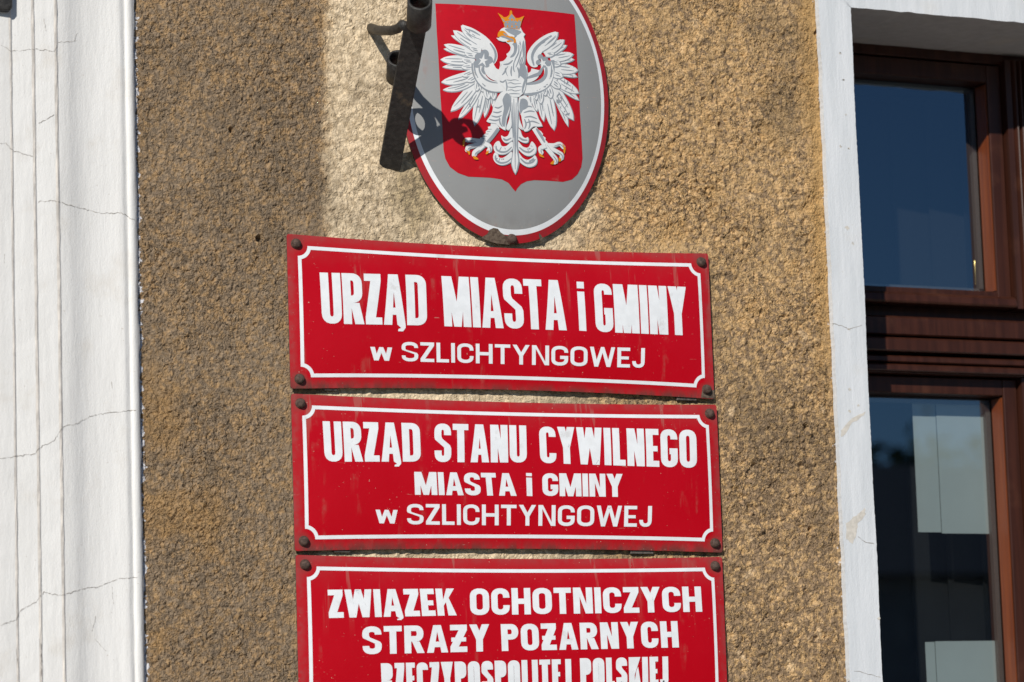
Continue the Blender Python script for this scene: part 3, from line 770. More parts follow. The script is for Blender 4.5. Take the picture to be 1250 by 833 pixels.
    for x0, x1 in gap_shades:
        mb = MB(); a = at(x0, corners[3][1], -.004).x; b = at(x1, corners[3][1], -.004).x
        mb.box(a, b, -.0040, .010, cz-H/2-.002, cz+H/2-.02); mb.build('gap_shade_strip', M['shade_backing'], t, .001)  # dark block added to stand for deep shade in the gap between signs
    return t

sign([(350.1, 285.5), (863.6, 309.6), (872.8, 487.3), (354.4, 474.6)],
     [[('URZĄD', (389.9, 332.9), (519.4, 336.2), (393.4, 395.2), (521.5, 397.6), 10.2, 1.3), ('MIASTA', (538.6, 337.2), (688, 342.5), (542.4, 398.5), (691.8, 403.6), 9.6, 1.3),
       ('i', (703.6, 344), (712.3, 344.4), (707, 403.8), (715.8, 404.4), 9, 1), ('GMINY', (724.1, 346), (836.9, 350.5), (727.5, 405.3), (839.6, 409.8), 9.4, 1.2)],
      [('w', (451.8, 423.6), (478.6, 424.5), (452.4, 440), (479.0, 440.8), 5.6, 1), ('SZLICHTYNGOWEJ', (490, 417.4), (787, 425.3), (490.5, 441.2), (786.5, 449.5), 4.6, 2.3)]],
     'red enamel sign reading URZĄD MIASTA i GMINY, directly below the oval eagle plaque',
     pinch=.055, gap_shades=((396, 412), (826, 850)), rust=[[(855.5, 485.5), (857, 477), (861, 480), (864, 479), (867, 477), (871.6, 476), (872.2, 486.6)]])
sign([(355.8, 480.6), (875.5, 494.3), (881.3, 674.7), (359.2, 672.9)],
     [[('URZĄD', (393.6, 514.4), (512, 516.8), (396.5, 563.8), (513.8, 563.8), 8.9, 1.6), ('STANU', (530, 517), (642, 519.7), (530.5, 564.3), (643.2, 565), 8.6, 1.6), ('CYWILNEGO', (657.5, 520.7), (849.5, 525), (659.5, 565.4), (850.8, 571.7), 8.4, 1.7)],
      [('MIASTA', (505.4, 576.2), (627.5, 578), (506.5, 604.2), (630.6, 605.6), 7.0, 1.2), ('i', (642, 577.6), (649, 577.8), (643, 605.6), (649.8, 605.9), 6.6, 1), ('GMINY', (661.5, 577.8), (759.8, 578.8), (662.3, 605.6), (760.6, 606.9), 6.8, 1.0)],
      [('w', (458.3, 622.4), (485.3, 622.8), (458.8, 639), (485.8, 639.4), 5.4, 1), ('SZLICHTYNGOWEJ', (496.6, 615.3), (795.7, 618), (497, 640.4), (795, 643.5), 4.8, 2.4)]],
     'red enamel sign reading URZĄD STANU CYWILNEGO, middle one of the three signs',
     gap_shades=((408, 428), (770, 798)))
sign([(360.4, 679.1), (882.3, 678.4), (888.0, 866.0), (365.6, 872.5)],
     [[('ZWIĄZEK', (399.7, 720.1), (554, 718.6), (401.5, 754.7), (557.5, 751.4), 8.3, 1.7), ('OCHOTNICZYCH', (573.1, 718.6), (855, 716.2), (574, 751.3), (857, 747), 7.8, 2.0)],
      [('STRAŻY', (441.8, 765), (596.9, 762.2), (442.8, 799.2), (597.6, 795.3), 8.2, 2.4), ('POŻARNYCH', (611, 762.2), (826.5, 758.4), (612.5, 795), (828.6, 790.6), 8.0, 2.4)],
      [('RZECZYPOSPOLITEJ', (464.7, 810), (696.6, 804.7), (466, 846.5), (697.5, 839.5), 7.2, 1.5), ('POLSKIEJ', (707.6, 803.8), (815.2, 801.6), (708.6, 839.2), (815.8, 835.2), 7.0, 1.5)]],
     'red enamel sign reading ZWIĄZEK OCHOTNICZYCH STRAŻY POŻARNYCH, cut off at the bottom')

# ------------------------------------------------------------------ the oval plaque with the eagle
def plaque():
    Yb = -.008; BU = .020
    c = at(618.5, 113, Yb-.004); rx = .1745; rz = .2290
    t = thing('oval_plaque', (c.x, Yb, c.z), 'oval grey enamel plaque with a white crowned eagle on a red shield', 'plaque')
    def rad(x, z): return math.hypot((x-c.x)/rx, (z-c.z)/rz)
    def f(x, z):
        r = min(1, rad(x, z)); return Yb-BU*(1-r**3.2)
    gx = [c.x+rx*k/14 for k in range(-13, 14)]; gz = [c.z+rz*k/16 for k in range(-15, 16)]
    sk = Skin(f, gx, gz, Yb-.016); sk_edge = Skin(f, gx, gz, Yb-.006)
    def ell(k, n=240): return [(c.x+rx*k*cos(2*pi*i/n), c.z+rz*k*sin(2*pi*i/n)) for i in range(n)]
    def weld(o):
        bm = bmesh.new(); bm.from_mesh(o.data); bmesh.ops.remove_doubles(bm, verts=bm.verts, dist=1e-6)
        for e in bm.edges:
            if len(e.link_faces) == 2 and e.link_faces[0].material_index != e.link_faces[1].material_index: e.smooth = False
        bm.to_mesh(o.data); bm.free()
    def ring(k0, k1, n=240):
        a, b = ell(k0, n), ell(k1, n); return [[a[i], a[(i+1) % n], b[(i+1) % n], b[i]] for i in range(n)]
    k1, k2 = .948, .912
    mb = MB(); sk.paint(mb, [ell(k2)], 0, px=False); o = mb.build('plate', M['grey_enamel'], t, recalc=False); weld(o)
    mb = MB(); sk.paint(mb, ring(1.0, k1), 0, px=False); e = ell(1.0); n = len(e)
    mb.mesh([(x, f(x, z), z) for x, z in e]+[(x, Yb+.003, z) for x, z in e], [(i, n+i, n+(i+1) % n, (i+1) % n) for i in range(n)]+[tuple(range(n, 2*n))], 1)
    o = mb.build('rim', [M['rim_red'], M['rust']], t, recalc=False); weld(o)
    mb = MB(); sk.paint(mb, ring(k1, k2), 0, px=False); o = mb.build('white_ring', M['letter'], t, recalc=False); weld(o)
    sh = [(531.3, 4.5), (701, 17.9), (704.5, 75), (708, 140), (711, 193.6), (709.5, 204), (705, 213), (698, 219.5), (687, 222.3), (668, 220.8), (652, 220.2), (643, 221.5), (636, 225), (631.5, 230), (629.2, 234.2),
          (625.5, 230), (620.5, 223.5), (612.4, 219.2), (598, 217.2), (571.5, 216), (559, 211.5), (549, 204), (543.5, 194), (541.3, 183), (537, 110), (533, 40)]
    mb = MB(); sk.paint(mb, [sh], .0003); o = mb.build('shield', M['shield_red'], t, recalc=False); weld(o)
    # ---- eagle
    eg = MB(); polys = []; mats = []; lay = []; cur = [0]
    def add(p, m, new=True):
        cur[0] += 1 if new else 0; polys.append(p); mats.append(m); lay.append(cur[0])
    def cv(ox, oy, sc): return lambda p: (ox+p[0]/sc, oy+p[1]/sc)
    L = cv(535, 20, 10.41); Rr = cv(625, 20, 10.41); T = cv(555, 140, 10.41); Hh = cv(595, 5, 13.88)
    def smooth(pts, n=4, closed=True):
        q = []; N_ = len(pts)
        rng = range(N_) if closed else range(N_-1)
        for i in rng:
            p0, p1, p2, p3 = (pts[(i+k) % N_] for k in (-1, 0, 1, 2)) if closed else (pts[max(i-1, 0)], pts[i], pts[i+1], pts[min(i+2, N_-1)])
            for k in range(n):
                s = k/n; s2 = s*s; s3 = s2*s
                q.append(tuple(.5*(2*p1[d]+(p2[d]-p0[d])*s+(2*p0[d]-5*p1[d]+4*p2[d]-p3[d])*s2+(3*p1[d]-p0[d]-3*p2[d]+p3[d])*s3) for d in (0, 1)))
        if not closed: q.append(pts[-1])
        return q
    def leaf(cvt, tip, base, wd, bend=0.0, m=0, grow=0, sh=(0, 0)):
        tx, ty = tip; bx, by = base; l = math.hypot(tx-bx, ty-by); dx, dy = (tx-bx)/l, (ty-by)/l; nx, ny = -dy, dx; n = 9; A = []; Bq = []
        l2 = l+grow*1.2
        for i in range(n+1):
            s = i/n; hw = (wd/2+grow)*max(0, (1-s**3.6))**.72*(.78+.78*s-.58*s*s); off = bend*l*(s*s-s)*2
            x = bx+dx*l2*s+nx*off+sh[0]; y = by+dy*l2*s+ny*off+sh[1]
            A.append((x+nx*hw, y+ny*hw)); Bq.append((x-nx*hw, y-ny*hw))
        add([cvt(p) for p in A+Bq[::-1][1:]], m)
    def stroke(cvt, pts, wd, m=1, taper=True):
        q = smooth(pts, 4, False); A = []; Bq = []; n = len(q)
        for i, (x, y) in enumerate(q):
            a = q[max(i-1, 0)]; b = q[min(i+1, n-1)]; l = math.hypot(b[0]-a[0], b[1]-a[1]) or 1; nx, ny = -(b[1]-a[1])/l, (b[0]-a[0])/l
            s = i/(n-1); hw = wd/2*((.25+.75*sin(pi*min(1, .12+.80*s))) if taper else 1)
            A.append((x+nx*hw, y+ny*hw)); Bq.append((x-nx*hw, y-ny*hw))
        for i in range(n-1): add([cvt(A[i]), cvt(A[i+1]), cvt(Bq[i+1]), cvt(Bq[i])], m, i == 0)
    def shape(cvt, pts, m=0, n=3): add([cvt(p) for p in (smooth(pts, n) if n > 1 else pts)], m)
    def blob(cvt, x, y, r, m=1): add([cvt((x+r*cos(a*pi/7), y+r*sin(a*pi/7))) for a in range(14)], m)
    def feather(cvt, tip, base, wd, bend=0, side=1):
        wd = wd*1.16; leaf(cvt, tip, base, wd, bend, 1, 7, (6*side, 8)); leaf(cvt, tip, base, wd, bend, 0)
        tx, ty = tip; bx, by = base
        mx = lambda s: (bx+(tx-bx)*s, by+(ty-by)*s)
        l = math.hypot(tx-bx, ty-by); nx, ny = -(ty-by)/l, (tx-bx)/l; o = [bend*l*(s*s-s)*2+wd*.10 for s in (.35, .6, .86)]
        stroke(cvt, [(mx(s)[0]+nx*(bend*l*(s*s-s)*2-wd*.20), mx(s)[1]+ny*(bend*l*(s*s-s)*2-wd*.20)) for s in (.25, .45, .68)], 16, 1)
        stroke(cvt, [(mx(s)[0]+nx*k, mx(s)[1]+ny*k) for s, k in zip((.35, .6, .86), o)], 13, 1)
    # left wing
    fl = [((690, 1150), (705, 930), 52), ((585, 1282), (650, 930), 62), ((540, 1240), (585, 900), 50), ((455, 1387), (565, 880), 112), ((250, 1307), (530, 870), 78, .07), ((155, 1207), (490, 830), 112, .05),
          ((55, 935), (480, 790), 78, .16), ((35, 838), (480, 720), 112, .08), ((50, 645), (460, 662), 66, -.08), ((25, 550), (450, 562), 104), ((65, 415), (450, 522), 66, -.09), ((70, 360), (470, 470), 96, .04),
          ((160, 245), (480, 440), 62, -.09), ((185, 180), (520, 400), 104, .04), ((285, 120), (560, 335), 110, .05)]
    for q in fl: feather(L, *q, side=1)
    shape(L, [(300, 118), (345, 122), (430, 152), (520, 203), (600, 258), (670, 328), (720, 398), (747, 470), (748, 540), (724, 592), (690, 616), (665, 622), (640, 560), (600, 470), (520, 400), (480, 350), (400, 240)], 0)
    stroke(L, [(655, 345), (712, 430), (728, 510), (705, 585), (670, 605)], 30, 1); stroke(L, [(350, 165), (430, 190), (530, 245)], 22, 1); stroke(L, [(330, 170), (420, 250), (540, 300)], 12, 1)
    for q in (((395, 400), (540, 440), 62), ((330, 470), (480, 500), 66), ((300, 560), (460, 575), 60), ((290, 650), (460, 630), 66), ((300, 760), (470, 690), 66), ((360, 830), (490, 755), 72), ((485, 950), (505, 790), 66),
              ((560, 960), (540, 820), 60), ((632, 1055), (605, 890), 80), ((700, 1060), (695, 905), 66)): feather(L, *q)
    # right wing
    fr = [((245, 1120), (225, 970), 46), ((312, 1205), (262, 960), 66), ((397, 1335), (332, 950), 74), ((530, 1447), (425, 930), 122), ((708, 1402), (490, 900), 70, .06), ((777, 1322), (500, 860), 124, -.03), ((845, 1068), (530, 850), 66, .06),
          ((842, 978), (510, 770), 112, -.03), ((822, 770), (520, 700), 68, .07), ((832, 690), (510, 655), 110), ((782, 550), (500, 592), 66, .07), ((772, 483), (480, 532), 100, -.04), ((688, 370), (470, 500), 66, .08), ((657, 300), (400, 470), 106, -.05), ((577, 204), (330, 420), 110, -.06)]
    for q in fr: feather(Rr, *q, side=1)
    shape(Rr, [(560, 205), (500, 209), (405, 248), (305, 318), (232, 398), (190, 480), (188, 560), (218, 620), (262, 650), (320, 640), (330, 560), (370, 470), (420, 380), (480, 300)], 0)
    stroke(Rr, [(500, 250), (380, 330), (290, 420), (252, 520), (275, 630)], 40, 1); stroke(Rr, [(410, 380), (480, 330), (560, 260)], 12, 1)
    for q in (((530, 480), (420, 490), 56), ((612, 610), (485, 590), 74), ((640, 768), (500, 720), 80), ((605, 915), (490, 820), 74), ((492, 1042), (445, 890), 74), ((362, 1112), (345, 930), 66), ((420, 1010), (395, 900), 56), ((305, 1065), (285, 940), 52)): feather(Rr, *q)
    # arms of the wings
    stroke(L, [(440, 600), (450, 720), (520, 850), (640, 940), (760, 950), (900, 930)], 50, 1, False)
    stroke(L, [(500, 590), (520, 740), (600, 850), (720, 895), (900, 880)], 130, 0, False); stroke(L, [(620, 620), (680, 720), (780, 760), (900, 760)], 150, 0, False)
    stroke(L, [(520, 600), (520, 700), (580, 790), (660, 835), (750, 852)], 24, 1); stroke(L, [(570, 640), (560, 690), (590, 740)], 40, 1)
    stroke(Rr, [(510, 560), (510, 720), (470, 860), (380, 935), (260, 985), (140, 985)], 46, 1, False)
    stroke(Rr, [(440, 600), (465, 720), (420, 840), (320, 900), (150, 925)], 120, 0, False); stroke(Rr, [(300, 680), (280, 740), (220, 780), (100, 800)], 120, 0, False)
    stroke(Rr, [(430, 650), (425, 740), (380, 810), (290, 850), (150, 868)], 48, 1); stroke(Rr, [(385, 640), (340, 730), (270, 760), (180, 790)], 46, 1)
    # knots with the stars
    for x, y, r in ((505, 520, 48), (585, 478, 52), (640, 560, 50), (488, 610, 50), (565, 570, 70), (610, 620, 36)): blob(L, x, y, r)
    def star(cvt, x, y, rs, a0):
        for k, r in enumerate(rs):
            a = radians(a0+360*k/len(rs)); add([cvt((x+r*cos(a), y+r*sin(a))), cvt((x+20*cos(a+1.2), y+20*sin(a+1.2))), cvt((x, y)), cvt((x+20*cos(a-1.2), y+20*sin(a-1.2)))], 0)
    star(L, 562, 565, (95, 66, 90, 84, 55), -80)
    for x, y, r in ((355, 520, 36), (410, 560, 44), (455, 600, 40), (330, 590, 34), (395, 620, 40)): blob(Rr, x, y, r)
    star(Rr, 385, 600, (70, 48, 66, 75, 42), -110)
    # tail
    def plume(p, side=1, inner=()):
        shape(T, [(x+9*side, y+10) for x, y in p], 1); shape(T, p, 0)
        for s in inner: stroke(T, s, 26, 1)
    plume([(700, -100), (690, 50), (648, 180), (692, 190), (722, 100)]); plume([(800, -80), (815, 60), (868, 190), (880, 205), (800, 160), (785, 60)])
    plume([(720, 475), (660, 520), (600, 555), (550, 540), (540, 490), (500, 490), (482, 550), (512, 612), (580, 642), (660, 628), (725, 575)], 1, ([(515, 520), (520, 580), (580, 618), (660, 605), (715, 560)],))
    plume([(722, 340), (655, 400), (590, 402), (560, 340), (512, 360), (486, 420), (512, 482), (572, 508), (650, 498), (735, 430)], 1, ([(520, 400), (530, 450), (590, 480), (660, 470), (720, 415)],))
    plume([(585, 268), (625, 288), (672, 268), (700, 200), (725, 180), (742, 300), (692, 350), (632, 358), (597, 322)], 1, ([(610, 305), (650, 330), (715, 300)],))
    plume([(800, 480), (855, 550), (920, 580), (980, 548), (1015, 520), (1040, 580), (1020, 640), (950, 668), (880, 650), (810, 590)], 1, ([(830, 560), (900, 620), (980, 610), (1020, 570)],))
    plume([(795, 340), (860, 410), (930, 420), (971, 345), (1012, 382), (1030, 440), (1010, 500), (940, 528), (870, 508), (795, 430)], 1, ([(815, 420), (880, 470), (950, 480), (1000, 440)],))
    plume([(926, 290), (890, 302), (850, 270), (825, 200), (795, 180), (785, 300), (840, 348), (900, 362), (930, 340)], 1, ([(810, 290), (860, 325), (920, 330)],))
    shape(T, [(700, -240), (800, -240), (808, 100), (800, 400), (818, 560), (816, 640), (768, 772), (712, 650), (714, 570), (736, 400), (718, 100)], 1, 2)
    shape(T, [(708, -230), (785, -230), (790, 100), (778, 400), (800, 560), (796, 630), (764, 755), (722, 645), (724, 575), (744, 400), (728, 100)], 0, 2)
    stroke(T, [(745, -200), (752, 100), (760, 400), (764, 700)], 16, 1); stroke(T, [(775, -150), (772, 100), (768, 500)], 14, 1); stroke(T, [(722, -150), (735, 100), (745, 300)], 14, 1)
    # legs
    for pts in ([(455, 115), (520, 110), (562, 172), (402, 372), (310, 330), (318, 296), (350, 296), (352, 268), (390, 240), (390, 214), (425, 190), (415, 160), (450, 150)],
                [(976, 190), (1031, 160), (1062, 200), (1090, 215), (1116, 250), (1110, 270), (1150, 300), (1146, 325), (1178, 360), (1146, 390), (1106, 395)]): shape(T, pts, 0, 1)
    stroke(T, [(552, 180), (480, 280), (400, 372)], 44, 1, False); stroke(T, [(1030, 180), (1090, 270), (1140, 360)], 36, 1)
    for k in range(5): stroke(T, [(420-22*k, 190+30*k), (470-22*k, 190+30*k)], 9, 1)
    def toe(pts, wd):
        stroke(T, [(x+6, y+8) for x, y in pts], wd+8, 1, False); stroke(T, pts, wd, 0, False); blob(T, pts[-1][0], pts[-1][1], wd*.52, 0)
        stroke(T, [(x+wd*.22, y+wd*.28) for x, y in pts[1:]], wd*.28, 1); 
    for pts, wd in (([(380, 345), (250, 330), (190, 322), (140, 325)], 50), ([(370, 365), (240, 395), (165, 415), (150, 455)], 50), ([(375, 375), (300, 440), (250, 480), (240, 515)], 56), ([(370, 370), (425, 395), (440, 430), (425, 465)], 52),
                    ([(1130, 385), (1250, 392), (1325, 372), (1375, 420)], 46), ([(1140, 390), (1290, 470), (1350, 510), (1345, 565)], 46), ([(1140, 400), (1230, 510), (1275, 570), (1265, 610)], 52), ([(1150, 400), (1085, 425), (1080, 455), (1095, 490)], 50)): toe(pts, wd)
    # thighs
    th1 = [(562, -255), (520, -180), (482, -95), (470, -30), (430, 40), (397, 90), (450, 108), (520, 118), (560, 160), (625, 200), (638, 180), (652, 60), (690, -50), (702, -200), (690, -285), (620, -297)]
    shape(T, [(x+10, y+8) for x, y in th1], 1, 2); shape(T, th1, 0, 2)
    th2 = [(834, -225), (879, -240), (929, -215), (959, -145), (1029, -25), (1060, 60), (1106, 150), (1000, 152), (966, 172), (930, 205), (886, 218), (868, 190), (838, 20), (806, -60), (810, -200)]
    shape(T, [(x+8, y+8) for x, y in th2], 1, 2); shape(T, th2, 0, 2)
    shape(T, [(640, -260), (690, -270), (700, -120), (650, 30), (630, 160), (590, 120), (600, 20), (620, -80), (600, -180)], 1, 2)
    shape(T, [(830, -190), (890, -195), (925, -150), (915, -80), (860, -50), (830, 0), (815, -80)], 1, 2)
    for pts in ([(480, -30), (540, -20), (590, -40)], [(460, 20), (530, 35), (590, 15)], [(430, 65), (510, 80), (580, 60)], [(500, -90), (550, -80), (600, -110)], [(560, 40), (570, 110), (600, 160)]): stroke(T, pts, 20, 1)
    for pts in ([(870, -20), (950, -40), (1010, -30)], [(880, 40), (960, 30), (1040, 60)], [(900, 110), (980, 90), (1070, 120)], [(880, 60), (900, 130), (880, 190)], [(930, 60), (950, 130), (930, 190)], [(860, -70), (930, -100), (980, -90)]): stroke(T, pts, 20, 1)
    # body, neck, head
    body = [(280, 400), (225, 428), (185, 478), (170, 560), (200, 580), (140, 580), (180, 622), (250, 642), (300, 640), (310, 657), (360, 690), (385, 740), (376, 790), (345, 830), (310, 855), (326, 890), (300, 935), (262, 970), (200, 985), (206, 1040), (182, 1130),
            (170, 1250), (240, 1390), (300, 1460), (330, 1520), (420, 1580), (520, 1580), (590, 1520), (628, 1450), (652, 1290), (668, 1170), (655, 1060), (622, 1030), (628, 900), (632, 760), (622, 620), (600, 560), (625, 515), (595, 490), (570, 450), (548, 400)]
    shape(Hh, [(x+10, y+6) for x, y in body], 1, 1); shape(Hh, body, 0, 1)
    shape(Hh, [(600, 620), (628, 760), (622, 1000), (662, 1150), (640, 1300), (590, 1260), (520, 1180), (560, 1000), (590, 880), (575, 740)], 1, 3)
    shape(Hh, [(285, 430), (400, 420), (560, 470), (540, 510), (470, 545), (400, 520), (330, 480)], 1, 3)
    shape(Hh, [(470, 640), (500, 720), (480, 830), (430, 900), (370, 910), (430, 830), (440, 740), (420, 680)], 1, 3)
    for pts, wd in (([(540, 640), (560, 800), (520, 960), (470, 1080)], 26), ([(520, 700), (520, 820), (470, 930), (430, 1030)], 24), ([(420, 960), (350, 1020), (260, 1030)], 30), ([(300, 1090), (290, 1150), (240, 1210)], 30), ([(400, 1060), (390, 1160), (400, 1230)], 26),
                    ([(500, 1080), (530, 1180), (520, 1260)], 34), ([(440, 1000), (430, 1090), (450, 1160)], 22), ([(340, 1060), (300, 1130), (330, 1230)], 16), ([(580, 900), (540, 1000), (560, 1090)], 22),
                    ([(310, 1290), (380, 1300), (450, 1290), (520, 1305)], 16), ([(330, 1350), (390, 1340), (450, 1360), (560, 1350)], 16), ([(330, 1410), (420, 1420), (500, 1405), (580, 1410)], 18), ([(330, 1470), (400, 1460), (460, 1480), (560, 1460)], 16),
                    ([(350, 1530), (440, 1525), (540, 1530)], 18), ([(610, 1180), (640, 1260), (600, 1400), (580, 1510)], 40), ([(300, 1300), (320, 1400), (310, 1480)], 24), ([(200, 1310), (250, 1330), (300, 1290)], 26)): stroke(Hh, pts, wd, 1)
    for x, y in ((400, 690), (560, 700), (600, 900)): stroke(Hh, [(x-10, y), (x, y+60), (x-20, y+120)], 12, 0)
    sk.paint(eg, polys, .0004, .000005, mis=mats, lay=lay)
    e = eg.build('eagle', [M['eagle_white'], M['eagle_grey']], t, recalc=False)
    top = .0004+.000005*cur[0]
    def gold(name, ps, mi=0, mt=('gold',)):
        mb = MB(); sk.paint(mb, [p for p, _ in ps], top+.0002, .00001, mis=[m for _, m in ps]); mb.build(name, [M['gold'], M['eagle_grey']], e, recalc=False)
    sm = lambda pts, n=3: [Hh(p) for p in smooth(pts, n)]
    rawH = lambda pts: [Hh(p) for p in pts]
    ps = [(rawH([(160, 155), (240, 205), (265, 232), (310, 228), (360, 190), (368, 130), (388, 110), (405, 130), (412, 180), (470, 245), (520, 245), (612, 208), (575, 290), (545, 400), (530, 440), (400, 420), (278, 405), (260, 330), (215, 240)]), 0),
          (rawH([(225, 235), (290, 300), (330, 300), (340, 260), (400, 175), (455, 250), (470, 300), (540, 270), (570, 260), (535, 430), (400, 415), (285, 400), (270, 330)]), 1)]
    for x, y, r in ((290, 272, 17), (350, 275, 17), (404, 272, 20), (445, 280, 14), (498, 290, 17), (330, 322, 11), (470, 345, 12), (328, 382, 13), (404, 386, 15), (485, 395, 13), (270, 320, 14), (545, 285, 15), (405, 345, 8)): ps.append((rawH([(x+r*cos(a*pi/5), y+r*1.15*sin(a*pi/5)) for a in range(10)]), 0))
    gold('crown', ps)
    gold('beak', [(sm([(165, 565), (165, 510), (190, 470), (240, 458), (290, 480), (350, 548), (420, 560), (470, 610), (462, 668), (435, 655), (420, 610), (350, 580), (270, 560), (210, 560)]), 0), (sm([(255, 500), (300, 510), (330, 545), (290, 540)]), 1),
                  (sm([(210, 560), (260, 545), (340, 575), (420, 600), (435, 640), (380, 630), (300, 590)]), 1), (sm([(315, 632), (370, 622), (420, 640), (380, 645), (330, 655)]), 0)])
    for pts in ([(125, 312), (108, 320), (92, 350), (95, 392), (108, 408), (118, 370), (126, 340)], [(122, 440), (140, 470), (160, 490), (178, 520), (188, 490), (180, 470), (150, 465)], [(222, 528), (240, 572), (295, 574), (270, 545), (250, 535)], [(418, 455), (395, 480), (386, 506), (410, 506), (425, 480)],
                [(1356, 375), (1385, 400), (1402, 440), (1388, 505), (1372, 460), (1376, 420)], [(1320, 545), (1312, 595), (1335, 602), (1345, 570)], [(1258, 585), (1230, 600), (1206, 628), (1245, 638), (1255, 610)], [(1062, 495), (1075, 535), (1130, 552), (1105, 520), (1088, 505)]):
        mb = MB(); sk.paint(mb, [[T(p) for p in smooth(pts, 2)]], top+.0002); mb.build('talon', M['gold'], e, recalc=False)
    # chipped enamel and the fixing bolt at the foot
    def pt(q): return [(x, y) for x, y in q]
    se = Skin(f, gx, gz, Yb-.003)
    for pts in ([(587, 290.5), (594.5, 286), (597, 281), (602, 278.5), (607.5, 279.5), (611, 284), (616, 287.5), (623, 289), (630, 291), (631, 297.5), (621, 299), (606, 297.5), (595, 294)], [(657.5, 285), (660, 287), (662.5, 291), (660, 294), (658, 290)]):
        mb = MB(); se.paint(mb, [pts], .0007); mb.build('rust_patch', M['rust'], t, recalc=False)
    bc = at(625, 292, Yb-.004); bolt((bc.x, f(bc.x, bc.z)-.001, bc.z), t, .0072)
    # stand-off that carries the plate
    mb = MB(); mb.tube((c.x, Yb+.0035, c.z), (c.x, -.001, c.z), .05, .04); mb.build('backing_ring', M['shade_backing'], t)
plaque()

# ------------------------------------------------------------------ the flag holder
def holder():
    base = at(474, 205, 0)
    t = thing('flag_holder', base, 'dark iron flag holder with two round sockets, left of the eagle plaque', 'flag holder')
    def sweep(mb, path, wv, w_, th):
        """flat bar along path; wv: direction of its width"""
        vs = []; n = len(path)
        for i, p in enumerate(path):
            p = Vector(p); d = (Vector(path[min(i+1, n-1)])-Vector(path[max(i-1, 0)])).normalized(); wd = (wv-d*wv.dot(d)).normalized(); nn = d.cross(wd)
            vs += [p+wd*w_/2+nn*th/2, p-wd*w_/2+nn*th/2, p-wd*w_/2-nn*th/2, p+wd*w_/2-nn*th/2]
        fs = [(0, 1, 2, 3), (4*n-1, 4*n-2, 4*n-3, 4*n-4)]
        for i in range(n-1):
            for k in range(4): fs.append((4*i+k, 4*i+(k+1) % 4, 4*i+4+(k+1) % 4, 4*i+4+k))
        mb.mesh(vs, fs)
    tip = at(511, 4, -.225)
    wv = RV                                                   # broad side turned to the street
    wv = Vector((cos(radians(20)), -sin(radians(20)), 0.0))
    sax = Vector((-.40, -1, .62)).normalized()
    m2 = at(512.5, 1, -.236); e2 = m2-sax*.050; b0 = at(475, 206.5, .006)
    top = m2-sax*.040+Vector((.002, .016, -.002))
    mb = MB(); sweep(mb, [b0, b0.lerp(top, .5), top], wv, .0325, .006); mb.build('strap', M['iron'], t, .0012)
    a0 = at(452, 34, .008); a3 = at(495, 32, -.178); pts = [a0, at(462, 37.5, -.05), at(478, 37.5, -.125), at(486, 35, -.150), at(491, 30, -.165), a3]
    mb = MB(); n = 12; vs = []
    for i, p in enumerate(pts):
        d = (pts[min(i+1, len(pts)-1)]-pts[max(i-1, 0)]).normalized(); e1 = d.cross(Vector((0, 0, 1))).normalized(); f1 = d.cross(e1)
        vs += [p+(e1*cos(2*pi*k/n)+f1*sin(2*pi*k/n))*.0070 for k in range(n)]
    mb.mesh(vs, [(i*n+k, i*n+(k+1) % n, (i+1)*n+(k+1) % n, (i+1)*n+k) for i in range(len(pts)-1) for k in range(n)]+[tuple(range(n)), tuple(range(len(vs)-1, len(vs)-n-1, -1))], 0, True); mb.build('stay', M['iron'], t)
    m1 = at(486.5, 71, -.119)
    for c, L_, r in ((m1, .044, .0170), (m2, .050, .0178)):
        mb = MB(); mb.tube(c-sax*L_, c, r, r-.0042, 32); mb.build('socket', M['iron'], t)
holder()

# ------------------------------------------------------------------ black fixture at the top left corner
def fixture():
    a = at(-18, 10, -.045); b = at(17, 10, -.045)
    t = thing('lantern_foot', (a.x, -.04, a.z), 'black metal lamp foot on the white moulding at the upper left corner', 'lamp')
    mb = MB(); h = .05
    prof = [(a.x, -.042), (b.x-.004, -.042), (b.x, -.039), (b.x+.001, -.026), (a.x, -.026)]
    n = len(prof); cx_ = (a.x+b.x)/2
    vs = [(cx_+(x-cx_)*.82, y*.98, a.z) for x, y in prof]+[(x, y, a.z+.006) for x, y in prof]+[(x+.002*(1 if x > cx_ else -1), y, a.z+.14) for x, y in prof]
    fs = [tuple(range(n)), tuple(range(3*n-1, 2*n-1, -1))]
    for j in (0, 1): fs += [(j*n+i, j*n+(i+1) % n, (j+1)*n+(i+1) % n, (j+1)*n+i) for i in range(n)]
    mb.mesh(vs, fs); mb.build('housing', M['iron'], t, .002)
    mb = MB(); mb.lathe((cx_, -.041, a.z+.139), (0, 0, 1), [(.010, 0), (.010, .02), (.006, .03), (.006, .06)], 16); mb.build('finial', M['iron'], t)
fixture()

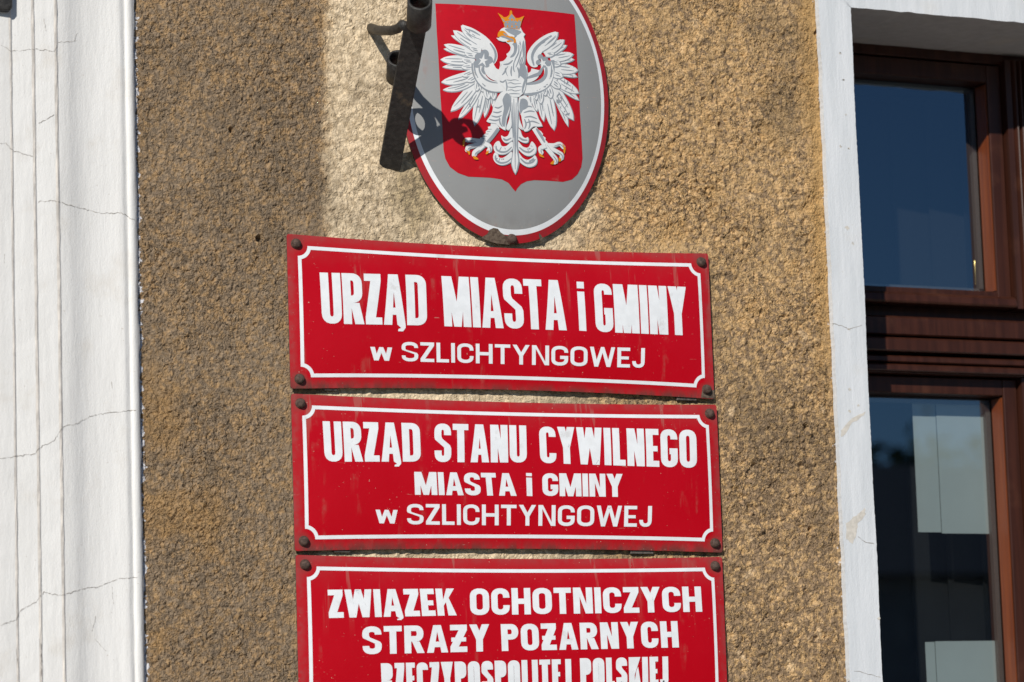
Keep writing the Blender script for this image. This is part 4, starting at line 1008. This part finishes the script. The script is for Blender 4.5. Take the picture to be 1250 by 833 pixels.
# ------------------------------------------------------------------ across the street (seen only mirrored in the panes)
def mirror_dir(px, py):
    v = (DV*F_PX+RV*(px-625)-UV*(py-416.5)).normalized(); p = at(px, py, R_IN+.036); return p, Vector((v.x, -v.y, v.z))
def opposite():
    Yh = -26.0
    def hit(px, py, Y=Yh):
        p, d = mirror_dir(px, py); return p+d*((Y-p.y)/d.y)
    ridge = hit(1150, 568); eave = hit(1150, 690, Yh+3.2)
    x0, x1 = ridge.x-7, ridge.x+9; zr, ze = ridge.z, eave.z
    t = thing('opposite_house', (ridge.x, Yh, 0), 'plain house with a dark tiled roof across the street, mirrored in the window', 'house')
    mb = MB(); mb.box(x0, x1, Yh-3, Yh+3, 0, ze); mb.build('wall', m_plain('render_grey', (.26, .24, .225), .95, .1, 3), t)
    mb = MB(); mb.prism_x([(Yh+3.4, ze-.1), (Yh, zr), (Yh-3.4, ze-.1)], x0-.3, x1+.3); s = N('dark_tiles')
    n = s.noise(3, 4, .6); wv = s.n('ShaderNodeTexWave'); wv.inputs['Scale'].default_value = 1.3; wv.inputs['Distortion'].default_value = .6; s.put(wv.inputs['Vector'], s.pos((0, 1, 1)))
    s.base(s.mix(s.math('MULTIPLY', wv.outputs['Fac'], n), (.085, .078, .080, 1), (.17, .155, .15, 1)), .8); mb.build('roof', s.mat, t)
    for k in range(4):
        mb = MB(); xw = x0+2.5+k*3.6; mb.box(xw, xw+1.1, Yh+2.99, Yh+3.02, 1.0, 2.5); mb.build('window', M['gasket'], t)
    # trees behind the roof
    rnd = random.Random(11)
    def leaf_mat(): return m_plain('foliage', (.045, .065, .022), .8, .4, 2)
    lm = leaf_mat(); bark = m_plain('bark', (.08, .06, .045), .9)
    specs = [(hit(1095, 553, Yh-9), 2.0, 'leafy tree beyond the dark roof mirrored in the lower pane, left one'), (hit(1190, 540, Yh-13), 3.2, 'broad leafy tree beyond the dark roof mirrored in the lower pane, right one')]
    for (p, r, lab) in specs:
        t = thing('street_tree', (p.x, p.y, 0), lab, 'tree', 'trees mirrored in the window')
        mb = MB(); mb.lathe((p.x, p.y, 0), (0, 0, 1), [(.22, 0), (.17, p.z*.4), (.10, p.z*.75), (.03, p.z-.6)], 10); mb.build('trunk', bark, t)
        mb = MB(); zc = p.z-r*.9
        for i in range(2600):
            while True:
                q = Vector((rnd.uniform(-1, 1), rnd.uniform(-1, 1), rnd.uniform(-1, 1)))
                if .25 < q.length < 1: break
            k = 1+.18*sin(q.x*7+q.z*5)+.12*sin(q.y*9)
            cc = Vector((p.x, p.y, zc))+Vector((q.x*r*1.15*k, q.y*r*1.15*k, q.z*r*.9*k)); a = Vector((rnd.gauss(0, 1), rnd.gauss(0, 1), rnd.gauss(0, 1))).normalized(); b = a.orthogonal().normalized(); s_ = rnd.uniform(.09, .2)
            mb.poly([cc+a*s_, cc+b*s_*.6, cc-a*s_, cc-b*s_*.6])
        mb.build('crown', lm, t, recalc=False)
opposite()
